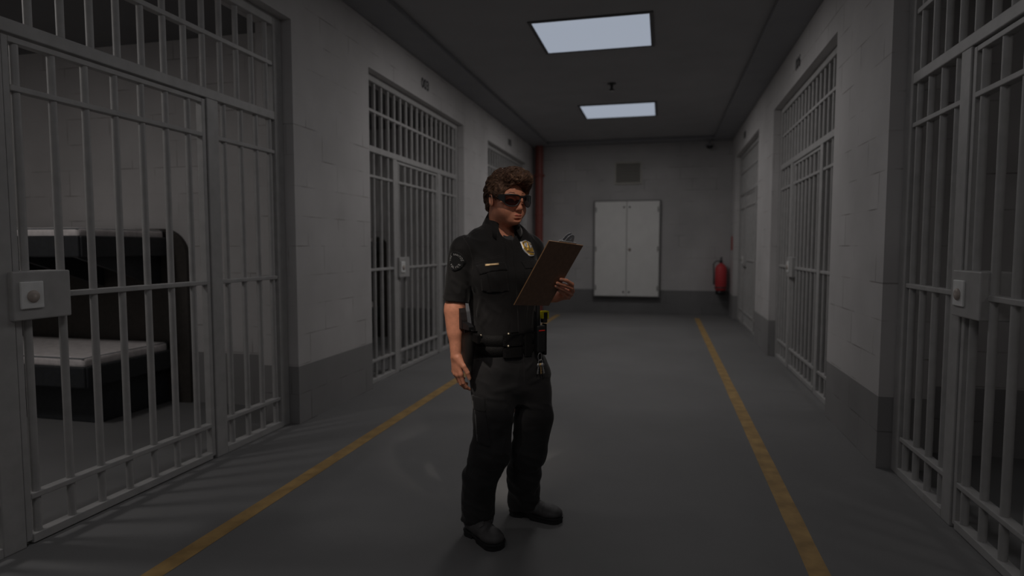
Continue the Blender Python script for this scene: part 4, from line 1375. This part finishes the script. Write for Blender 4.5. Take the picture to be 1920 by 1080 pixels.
# ------------------------------------------------------------------ trousers
def trou_fields():
    it = [(loft(TROUSER_RINGS, PH, 2.3, 0.002), 0, 'u')]
    it += [(rc(A(*(-0.0870, -0.0500, 0.7406)), A(*(-0.0780, -0.1100, 0.5673)), 0.103, 0.090), 0.03, 'u'), (rc(A(*(-0.0780, -0.1100, 0.5673)), A(*(-0.0868, -0.1500, 0.4182)), 0.090, 0.089), 0.02, 'u'),
           (rc(A(*(-0.0868, -0.1500, 0.4182)), A(*(-0.1365, -0.1350, 0.2885)), 0.089, 0.079), 0.02, 'u'), (rc(A(*(-0.1365, -0.1350, 0.2885)), A(*(-0.1526, -0.1000, 0.0896)), 0.079, 0.073), 0.02, 'u')]
    r = Field(it)
    it2 = [(rc(A(*(0.0926, 0.0400, 0.7217)), A(*(0.1122, 0.0000, 0.5368)), 0.096, 0.090), 0, 'u'), (rc(A(*(0.1122, 0.0000, 0.5368)), A(*(0.0862, -0.0300, 0.3780)), 0.090, 0.080), 0.02, 'u'),
           (rc(A(*(0.0862, -0.0300, 0.3780)), A(*(0.0671, 0.0200, 0.2560)), 0.080, 0.078), 0.02, 'u'), (rc(A(*(0.0671, 0.0200, 0.2560)), A(*(0.0637, 0.1050, 0.0802)), 0.078, 0.077), 0.02, 'u')]
    return r, Field(it2)
TRR, TRL = trou_fields()
TF = [(A(*a), A(*b), h, w_) for a, b, h, w_ in [
    ((-0.1515, -0.2000, 0.5149), (-0.0160, -0.2000, 0.5439), 0.006, 0.012), ((-0.1576, -0.2200, 0.4585), (-0.0275, -0.2400, 0.4220), 0.006, 0.012), ((-0.1830, -0.2000, 0.3742), (-0.0514, -0.2200, 0.3861), 0.005, 0.011),
    ((-0.2148, -0.1700, 0.2152), (-0.0838, -0.1800, 0.2391), 0.006, 0.011), ((-0.2207, -0.1600, 0.1613), (-0.0746, -0.1700, 0.1755), 0.008, 0.011), ((-0.2072, -0.1500, 0.1119), (-0.0725, -0.1600, 0.1314), 0.007, 0.010),
    ((-0.0049, -0.0500, 0.3154), (0.1337, -0.0500, 0.2691), 0.006, 0.012), ((-0.0102, 0.0000, 0.2110), (0.1361, 0.0000, 0.1926), 0.007, 0.012), ((-0.0052, 0.0300, 0.1383), (0.1427, 0.0300, 0.1542), 0.008, 0.011),
    ((-0.1248, -0.1400, 0.8302), (0.0440, -0.1300, 0.7843), 0.005, 0.011), ((-0.0760, -0.1700, 0.6932), (0.0515, -0.1200, 0.7134), 0.006, 0.012), ((-0.1353, -0.1800, 0.6714), (-0.0042, -0.1700, 0.6520), 0.004, 0.010),
    ((0.0690, -0.1000, 0.7139), (0.1692, -0.0600, 0.7427), 0.005, 0.011), ((0.0448, -0.0800, 0.6168), (0.1810, -0.0800, 0.5841), 0.005, 0.012), ((0.0685, -0.1200, 0.7799), (0.1308, -0.0800, 0.8340), 0.005, 0.010),
    ((-0.0991, -0.2000, 0.5680), (-0.0043, -0.1600, 0.6299), 0.005, 0.011), ((0.0447, -0.1000, 0.4894), (0.1813, -0.0800, 0.5086), 0.004, 0.011), ((0.0324, -0.1000, 0.3939), (0.1435, -0.1000, 0.4141), 0.005, 0.011)]]
def trou_disp(P):
    wv = vnoise(P + 3, 7) * 0.07
    q = np.stack([P[:, 0] * 0.7 + wv, P[:, 1] * 0.7 + wv, P[:, 2] * 1.2 + P[:, 0] * 0.5], 1)
    low = np.clip((0.5 - P[:, 2]) / 0.35, 0, 1)
    return 0.007 * (vnoise(q, 14) - 0.5) + (0.0055 + 0.006 * low) * (ridge(q, 19) - 0.5) + 1.4 * fold_disp(P, TF)
ZCR, ZCL = (-2.3799, -0.1000, 0.0743)[2], (-2.5631, 0.1200, 0.0520)[2]
def trou_fn(P):
    a = np.maximum(TRR(P), ZCR - 0.10 * (P[:, 0] + 0.155) - P[:, 2]); b = np.maximum(TRL(P), ZCL + 0.05 * (P[:, 0] - 0.06) - P[:, 2])
    d = smin(a, b, 0.045)
    m = np.abs(d) < 0.03
    if m.any():
        d = d.copy(); d[m] -= trou_disp(P[m])
    # hollow cuffs
    d = smax(d, -rc(ANR + A(0, 0, 0.04), ANR - A(0, 0, 0.2), 0.050, 0.064)[0](P), 0.003)
    d = smax(d, -rc(ANL + A(0, 0, 0.04), ANL - A(0, 0, 0.2), 0.052, 0.066)[0](P), 0.003)
    return np.maximum(d, P[:, 2] - (-2.4169, 0.0000, 0.9166)[2])
gg = [np.arange(-0.30, 0.23, 0.0032), np.arange(-0.27, 0.24, 0.0032), np.arange(0.03, 0.95, 0.0032)]
P, F = surface_nets(trou_fn, *gg, refine=1)
trousers = skin('trousers', P, F, [M['trouser']])
TN = trou_fn
drape([(-0.1719, 0.6690), (-0.1137, 0.6665), (-0.1090, 0.6086), (-0.1430, 0.6074), (-0.1649, 0.6098)], TN, 'cargo_flap', M['trouser'], trousers, 0.005, 0.001, 0.008)
drape([(-0.1600, 0.6148), (-0.1114, 0.6123), (-0.0921, 0.5233), (-0.0874, 0.4638), (-0.1240, 0.4687), (-0.1459, 0.4787)], TN, 'cargo_pocket', M['trouser'], trousers, 0.0045, 0.0, 0.009)
for pts in ([(0.0573, 0.8771), (0.0622, 0.7941), (0.0635, 0.7157)], [(-0.1034, 0.8796), (-0.1131, 0.8479), (-0.1544, 0.8161)], [(-0.1082, 0.8796), (-0.1204, 0.8528), (-0.1568, 0.8235)], [(-0.1462, 0.3791), (-0.1023, 0.3542), (-0.0289, 0.3542)], [(-0.1462, 0.3791), (-0.1906, 0.2991), (-0.2107, 0.1988), (-0.2136, 0.1106)],
            [(0.0517, 0.4240), (0.1054, 0.4190), (0.1591, 0.4289)], [(0.0517, 0.4240), (0.0224, 0.3492), (0.0077, 0.2741)], [(-0.1064, 0.6665), (-0.0993, 0.5728), (-0.0849, 0.4687)]):
    seam(pts, TN, 0.0013, trousers)

# ------------------------------------------------------------------ boots
def boot(heel, toe, ank, name):
    heel, toe = A(heel[0], heel[1], 0), A(toe[0], toe[1], 0)
    fx = nrm(toe - heel); fy = np.cross(A(0, 0, 1), fx)
    R = np.stack([fx, fy, A(0, 0, 1)])
    L = np.linalg.norm(toe - heel)
    an = (A(*ank) - heel) @ R.T
    it = [(rc((0.040, 0, 0.062), (0.10, 0, 0.060), 0.038, 0.038), 0, 'u'),
          (rc((0.10, 0, 0.060), (L - 0.075, 0.003, 0.044), 0.038, 0.031, (0, 1, 0), 1.3), 0.03, 'u'),
          (ell((L - 0.062, 0.003, 0.040), (0.061, 0.051, 0.031)), 0.02, 'u'),
          (rc((0.045, 0, 0.07), (an[0], an[1], 0.17), 0.040, 0.043), 0.03, 'u'),
          (rc((0.085, 0, 0.090), (0.13, 0, 0.075), 0.022, 0.020), 0.03, 'u'),
          ((lambda P: 0.026 - P[:, 2], A(0, 0, 0), A(0, 0, 0)), 0.004, 'i')]
    f = Field(it, (heel, R))
    P, F = surface_nets(f, *bgrid(f, 0.003), refine=2)
    # toe crease
    lc = (P - heel) @ R.T
    P = P + A(0, 0, 1) * (-0.0025 * np.exp(-((lc[:, 0] - L * 0.66) / 0.006) ** 2) * (lc[:, 2] > 0.05) - 0.002 * np.exp(-((lc[:, 0] - L * 0.58) / 0.006) ** 2) * (lc[:, 2] > 0.05))[:, None]
    b = skin('boot', P, F, [M['boot']])
    # sole outline
    pr = []
    for t in np.linspace(0, 1, 30):
        x = -0.004 + (L + 0.006) * t
        wd = 0.044 * math.sqrt(max(0, 1 - ((0.16 - t) / 0.16) ** 2)) if t < 0.16 else (0.044 - 0.006 * math.sin((t - 0.16) / 0.36 * math.pi) if t < 0.52 else 0.044 + 0.009 * math.sin((t - 0.52) / 0.48 * math.pi * 0.62))
        if t > 0.8: wd = min(wd, 0.053 * math.sqrt(max(0, 1 - ((t - 0.8) / 0.2) ** 2)))
        pr.append((x, wd))
    outl_ = [(x, w_) for x, w_ in pr] + [(x, -w_ * 0.96) for x, w_ in pr[::-1]]
    n = len(outl_)
    def z0(x):
        if 0.075 < x < 0.115: return 0.014
        return 0.0
    m = MB()
    vs = []
    for lev in range(4):
        for x, y in outl_:
            z = (z0(x), 0.016, 0.024, 0.030)[lev]
            k = (1.0, 1.0, 1.05, 1.03)[lev]
            p = heel + fx * (x if k == 1 else (x - L / 2) * (1 + (k - 1) * 0.4) + L / 2) + fy * y * k + A(0, 0, z)
            vs.append(p)
    fs = [[l * n + i, l * n + (i + 1) % n, (l + 1) * n + (i + 1) % n, (l + 1) * n + i][::-1] for l in range(3) for i in range(n)]
    h_ = n // 2
    fs += [[lv * n + i, lv * n + i + 1, lv * n + n - 2 - i, lv * n + n - 1 - i] for lv in (0, 3) for i in range(h_ - 1)]
    m.add(vs, fs, 0, False)
    m.build('sole', M['rubber'], b)
    # lacing flaps with their hooks
    bf = f
    for sgn in (-1, 1):
        c0 = heel + fx * 0.10; 
        poly = [c0 + fx * x + fy * sgn * y + A(0, 0, 0.2) for x, y in ((-0.02, 0.012), (0.035, 0.010), (0.050, 0.020), (0.040, 0.036), (-0.01, 0.040))]
        drape_z(poly, bf, 'lace_flap', M['boot'], b)
    m = MB()
    for x in (0.125, 0.110):
        pt = march(bf, np.array([heel + fx * x + fy * s * 0.018 + A(0, 0, 0.3) for s in (-1, 0, 1)]), A(0, 0, -1))
        m.tube([tuple(q + A(0, 0, 0.004)) for q in pt], 0.0022, 6)
    m.build('lace', M['rubber'], b)
    return b
def drape_z(poly, fn, name, mat, parent):
    pl = np.array(poly)
    S = march(fn, np.r_[pl, [pl.mean(0)]] + A(0, 0, 0.15), A(0, 0, -1))
    g = grad(fn, S, 3e-3)
    n = len(pl)
    top = S + g * 0.0050; bot = S - g * 0.001
    m = MB()
    fs = [[i, (i + 1) % n, n] for i in range(n)] + [[i + n + 1, (i + 1) % n + n + 1, (i + 1) % n, i] for i in range(n)]
    m.add(np.concatenate([top, bot]), fs, 0, False)
    return m.build(name, mat, parent)
boot((-0.200, -0.062), (-0.045, -0.248), ANR, 'right')
boot((0.000, 0.140), (0.252, 0.032), ANL, 'left')

# ------------------------------------------------------------------ duty belt
BZ0, BZ1 = (-2.4206, 0.0000, 0.8478)[2], (-2.4153, 0.0000, 0.9471)[2]
BC = A(*(-0.0201, 0.0000, 0.8962))
def belt_pt(a, grow, z):   # a = 0 at the front of the body, growing to its left
    cs, sn = math.cos(a), math.sin(a)
    n_ = 2.3
    k = (abs(sn / (0.166 + grow)) ** n_ + abs(cs / (0.132 + grow)) ** n_) ** (-1 / n_)
    return BC * A(1, 1, 0) + BF * cs * k + BL * sn * k + A(0, 0, z)
belt = MB()
vs = []; K = 8; NA = 96
for i in range(NA):
    a = 2 * math.pi * i / NA
    for g, z in ((0.0, BZ0), (0.0055, BZ0 + 0.002), (0.0065, BZ0 + 0.042), (0.004, BZ0 + 0.045), (0.0045, BZ0 + 0.049), (0.0075, BZ0 + 0.052), (0.0065, BZ1 - 0.002), (0.0, BZ1)):
        vs.append(belt_pt(a, g, z))
belt.add(vs, [[i * K + j, ((i + 1) % NA) * K + j, ((i + 1) % NA) * K + j + 1, i * K + j + 1] for i in range(NA) for j in range(K - 1)], 0, True)
belt = belt.build('duty_belt', M['leather'], PERSON)
def belt_block(a0, a1, g0, g1, z0, z1, name, mat, parent, n=8):
    vs = []
    for i in range(n + 1):
        a = a0 + (a1 - a0) * i / n
        e = 0.004 if i in (0, n) else 0
        vs += [belt_pt(a, g0, z0), belt_pt(a, g1 - e, z0 + e * 0.4), belt_pt(a, g1 - e, z1 - e * 0.4), belt_pt(a, g0, z1)]
    fs = [[i * 4 + j, (i + 1) * 4 + j, (i + 1) * 4 + (j + 1) % 4, i * 4 + (j + 1) % 4] for i in range(n) for j in range(4)] + [[0, 1, 2, 3], [n * 4 + 3, n * 4 + 2, n * 4 + 1, n * 4]]
    return MB().add(vs, fs, 0, False).build(name, mat, parent)
belt_block(-0.62, 0.02, 0.005, 0.020, BZ0 - 0.002, BZ0 + 0.043, 'magazine_pouch', M['leather'], belt)
belt_block(-0.62, 0.02, 0.005, 0.020, BZ0 + 0.050, BZ1 + 0.004, 'magazine_pouch', M['leather'], belt)
belt_block(0.10, 0.42, 0.004, 0.012, BZ0 - 0.004, BZ1 + 0.002, 'belt_keeper', M['leather'], belt)
for px_ in ((-0.0078, -0.1600, 0.9544), (-0.0090, -0.1600, 0.8990), (-0.1261, -0.1300, 0.9441), (-0.1299, -0.1300, 0.9149)):
    p = A(*px_); rel = p - BC
    a = math.atan2(rel @ BL, rel @ BF)
    q = belt_pt(a, 0.0195 if a > -0.7 else 0.012, p[2]); dv = nrm((q - BC) * A(1, 1, 0))
    up_ = A(0, 0, 1); sd_ = np.cross(up_, dv)
    MB().lathe([(0.0058, 0), (0.0058, 0.002), (0.004, 0.004), (0.0, 0.0046)], tuple(q), 14, mat=Matrix([list(x) for x in np.stack([sd_, up_, dv], 1)])).build('stud', M['stud'], belt)

# holster on the right hip, the pistol standing in it
HB = A(*(-0.1637, -0.1650, 0.9503)); HT = A(*(-0.1726, -0.1850, 0.8049))
ho_out = nrm((-0.80, -0.60, 0))
ho_side = np.cross(A(0, 0, 1), ho_out)       # along the body, towards the front
hx = ho_side
def hpt(x, z, o): return A(*(-0.1696, -0.1500, 0.9192)) + hx * x + A(0, 0, z) + ho_out * o
m = MB()
secs = [(-0.040, 0.056, 0.044), (-0.043, 0.044, 0.018), (-0.038, 0.026, -0.05), (-0.030, 0.014, -0.10), (-0.020, 0.002, -0.132)]
vs = []
for x0, x1, z in secs:
    for k in range(12):
        a = 2 * math.pi * k / 12
        cx, rx = (x0 + x1) / 2, (x1 - x0) / 2
        sx_ = math.copysign(abs(math.cos(a)) ** 0.6, math.cos(a)); sy_ = math.copysign(abs(math.sin(a)) ** 0.6, math.sin(a))
        vs.append(hpt(cx + rx * sx_, z + (0.010 * sx_ if z > 0 else 0), 0.020 + 0.021 * sy_))
n = 12
fs = [[i * n + j, i * n + (j + 1) % n, (i + 1) * n + (j + 1) % n, (i + 1) * n + j] for i in range(len(secs) - 1) for j in range(n)] + [list(range(n)), list(range((len(secs) - 1) * n, len(secs) * n))[::-1]]
m.add(vs, fs, 0, True)
hol = m.build('holster', M['holster'], belt); hol['label'] = 'dark brown leather holster'
MB().add([hpt(x, z, o) for o in (0.012, 0.030) for x, z in ((-0.02, 0.02), (0.085, 0.002), (0.085, 0.038), (-0.02, 0.056))],
         [[0, 1, 2, 3], [7, 6, 5, 4], [0, 4, 5, 1], [1, 5, 6, 2], [2, 6, 7, 3], [3, 7, 4, 0]]).build('holster_strap', M['leather'], belt)
gun = empty('pistol'); gun.location = (PERSON.matrix_basis @ Vector(hpt(-0.02, 0.06, 0.02)))[:]
gun.location = Vector((-0.6953, 2.8187, 0)) + Euler((0, 0, YAW)).to_matrix() @ Vector(hpt(-0.015, 0.042, 0.02))
gun.rotation_euler = (0, 0, YAW)
tag(gun, 'dark pistol grip sticking up out of the hip holster', 'pistol')
go = hpt(-0.015, 0.042, 0.02)
def gpt2(x, z, o): return hpt(x, z, 0.034 + o) - go
def plate_mesh(outline, half, name, mat, parent):
    n = len(outline)
    vs = [gpt2(x, z - 0.003, half) for x, z in outline] + [gpt2(x, z - 0.003, -half) for x, z in outline]
    fs = [list(range(n)), list(range(2 * n - 1, n - 1, -1))] + [[i, (i + 1) % n, n + (i + 1) % n, n + i][::-1] for i in range(n)]
    return MB().add(vs, fs, 0, False).build(name, mat, parent)
plate_mesh([(-0.044, 0.060), (-0.012, 0.062), (-0.014, 0.10), (-0.022, 0.135), (-0.028, 0.150), (-0.040, 0.154), (-0.050, 0.146), (-0.052, 0.115)], 0.016, 'grip', M['grip'], gun)
plate_mesh([(-0.012, 0.062), (0.042, 0.060), (0.044, 0.074), (0.026, 0.086), (-0.012, 0.092)], 0.013, 'slide', M['gunmetal'], gun)

# ------------------------------------------------------------------ things hung on the left of the belt
def hang(name, px, label, cat):
    p = A(*px)
    o = empty(name, Vector((-0.6953, 2.8187, 0)) + Euler((0, 0, YAW)).to_matrix() @ Vector(p), YAW + PH)
    tag(o, label, cat)
    return o       # its x axis points to the officer's left, -y to the front
rad = hang('radio', (0.1361, -0.0670, 0.9214), 'black radio with a red stripe hung on the belt below the clipboard', 'radio')
MB().box(-0.030, 0.014, -0.026, 0.004, -0.062, 0.062, 0.006).build('case', M['blackplastic'], rad)
MB().box(-0.022, 0.010, -0.0285, -0.0255, 0.036, 0.041, 0.001).build('stripe', M['redstripe'], rad)['label'] = 'thin bright red stripe'
MB().tube([(-0.014, -0.006, 0.06), (-0.014, -0.004, 0.165)], [0.0105, 0.0095], 12).build('antenna', M['blackplastic'], rad)
MB().box(0.014, 0.026, -0.022, 0.006, -0.078, 0.068, 0.004).build('pouch_side', M['leather'], rad)
tz = hang('stun_gun', (0.1561, -0.0780, 1.0108), 'yellow and black stun gun on the belt under the clipboard', 'stun gun')
t_ = MB().box(-0.0135, 0.0105, -0.013, 0.014, -0.016, 0.0335, 0.005)
t_.build('grip', M['blackplastic'], tz)
MB().box(-0.018, 0.013, -0.016, 0.010, 0.032, 0.039, 0.0025).box(0.010, 0.016, -0.016, 0.010, 0.002, 0.039, 0.0025).box(-0.020, -0.013, -0.017, 0.006, 0.004, 0.039, 0.0025).build('yellow_band', M['taseryellow'], tz)
tag(tz, None)
ky = hang('key_ring', (0.1377, -0.0900, 0.8507), 'small bunch of metal keys hanging from the left hip', 'keys')
m = MB().tube([(0.010 * math.cos(a) - 0.002, 0, -0.012 + 0.018 * math.sin(a)) for a in np.linspace(0, 2 * math.pi, 20)[:-1]], 0.0012, 6, closed=True)
m.tube([(0.012 * math.cos(a) + 0.002, 0.001, -0.036 + 0.010 * math.sin(a)) for a in np.linspace(0, 2 * math.pi, 20)[:-1]], 0.0013, 6, closed=True)
m.build('ring', M['key'], ky)
for k, (x, tilt, mt) in enumerate(((-0.009, -0.16, 'key'), (0.002, 0.02, 'brasskey'), (0.011, 0.16, 'key'))):
    m = MB().lathe([(0.009, -0.0012), (0.009, 0.0012), (0.0, 0.0012)], (0, 0, 0), 14, mat=Matrix(((1, 0, 0), (0, 0, 1), (0, -1, 0))))
    m.box(-0.0032, 0.0032, -0.0011, 0.0011, -0.042, -0.007, 0.0004).box(0.003, 0.0055, -0.0011, 0.0011, -0.040, -0.034).box(0.003, 0.005, -0.0011, 0.0011, -0.029, -0.024)
    k_ = m.build('key', M[mt], ky, (x, -0.002 * k, -0.050)); k_.rotation_euler = (0, -tilt, 0)

# ------------------------------------------------------------------ clipboard in the left hand
cb = empty('clipboard')
tag(cb, 'brown hardboard clipboard held up in the officer\'s left hand', 'clipboard')
Rz = np.array(Euler((0, 0, YAW)).to_matrix())
ax = np.stack([Rz @ CB_W, Rz @ (-CB_L), Rz @ np.cross(CB_W, -CB_L)], 1)     # across, up the board, third axis to the back
mw = Matrix([list(r) + [0] for r in ax] + [[0, 0, 0, 1]])
loc = A(-0.6953, 2.8187, 0) + Rz @ CB_C
cb.rotation_euler = mw.to_euler(); cb.location = loc
MB().box(-CBW, CBW, -CBH, CBH, -CBT, CBT, 0.0006, seg=1).build('board', M['clipwood'], cb)
# here the reader's side is -z
e_ = MB()
e_.box(-CBW - 0.0004, CBW + 0.0004, CBH - 0.0005, CBH + 0.0006, -CBT * 0.8, CBT * 0.8).box(-CBW - 0.0006, -CBW + 0.0005, -CBH, CBH, -CBT * 0.8, CBT * 0.8)
e_.box(CBW - 0.0005, CBW + 0.0006, -CBH, CBH, -CBT * 0.8, CBT * 0.8).build('edge', M['clipedge'], cb)['label'] = 'lighter bare edge'
cl = MB()
cl.box(-0.048, 0.070, CBH - 0.030, CBH + 0.006, -0.008, -CBT, 0.0015)
clip = cl.build('clip', M['clipmetal'], cb)
def lever(zoff, sc):
    prof = [(-0.040, 0.0), (-0.030, 0.004), (-0.024, 0.012), (-0.020, 0.024), (-0.013, 0.033), (-0.004, 0.037), (0.004, 0.037), (0.013, 0.033), (0.020, 0.024), (0.024, 0.012), (0.030, 0.004), (0.040, 0.0)]
    hole = [(0.0060 * math.cos(a), 0.021 + 0.0060 * math.sin(a)) for a in np.linspace(0, 2 * math.pi, 17)[:-1]]
    pts = [Vector((x * sc, y * sc)) for x, y in prof] + [Vector((x * sc, y * sc)) for x, y in hole]
    n0, n1 = len(prof), len(hole)
    res = delaunay_2d_cdt(pts, [(i, (i + 1) % n0) for i in range(n0)] + [(n0 + i, n0 + (i + 1) % n1) for i in range(n1)], [], 0, 1e-6)
    tri = []
    for f in res[2]:
        c = sum((res[0][i] for i in f), Vector((0, 0))) / len(f)
        if (c - Vector((0, 0.021 * sc))).length < 0.0059 * sc: continue
        # keep only triangles inside the outline
        ins = False
        for i in range(n0):
            a, b = pts[i], pts[(i + 1) % n0]
            if (a.y > c.y) != (b.y > c.y) and c.x < (b.x - a.x) * (c.y - a.y) / (b.y - a.y) + a.x: ins = not ins
        if ins: tri.append(list(f))
    v = [(q.x + 0.018, CBH - 0.002 + q.y, zoff + 0.0008) for q in res[0]] + [(q.x + 0.018, CBH - 0.002 + q.y, zoff - 0.0008) for q in res[0]]
    n = len(res[0])
    fs = tri + [[i + n for i in f[::-1]] for f in tri] + [[i, (i + 1) % n0, n + (i + 1) % n0, n + i] for i in range(n0)] + [[n0 + i, n0 + (i + 1) % n1, n + n0 + (i + 1) % n1, n + n0 + i][::-1] for i in range(n1)]
    return MB().add(v, fs, 0, False).build('clip_lever', M['clipmetal'], clip)
lever(-0.006, 1.1); lever(-0.020, 1.1)
MB().tube([(-0.012, CBH + 0.002, -0.006), (-0.012, CBH + 0.002, -0.020)], 0.002, 8).tube([(0.040, CBH + 0.002, -0.006), (0.040, CBH + 0.002, -0.020)], 0.002, 8).build('spring', M['clipmetal'], clip)
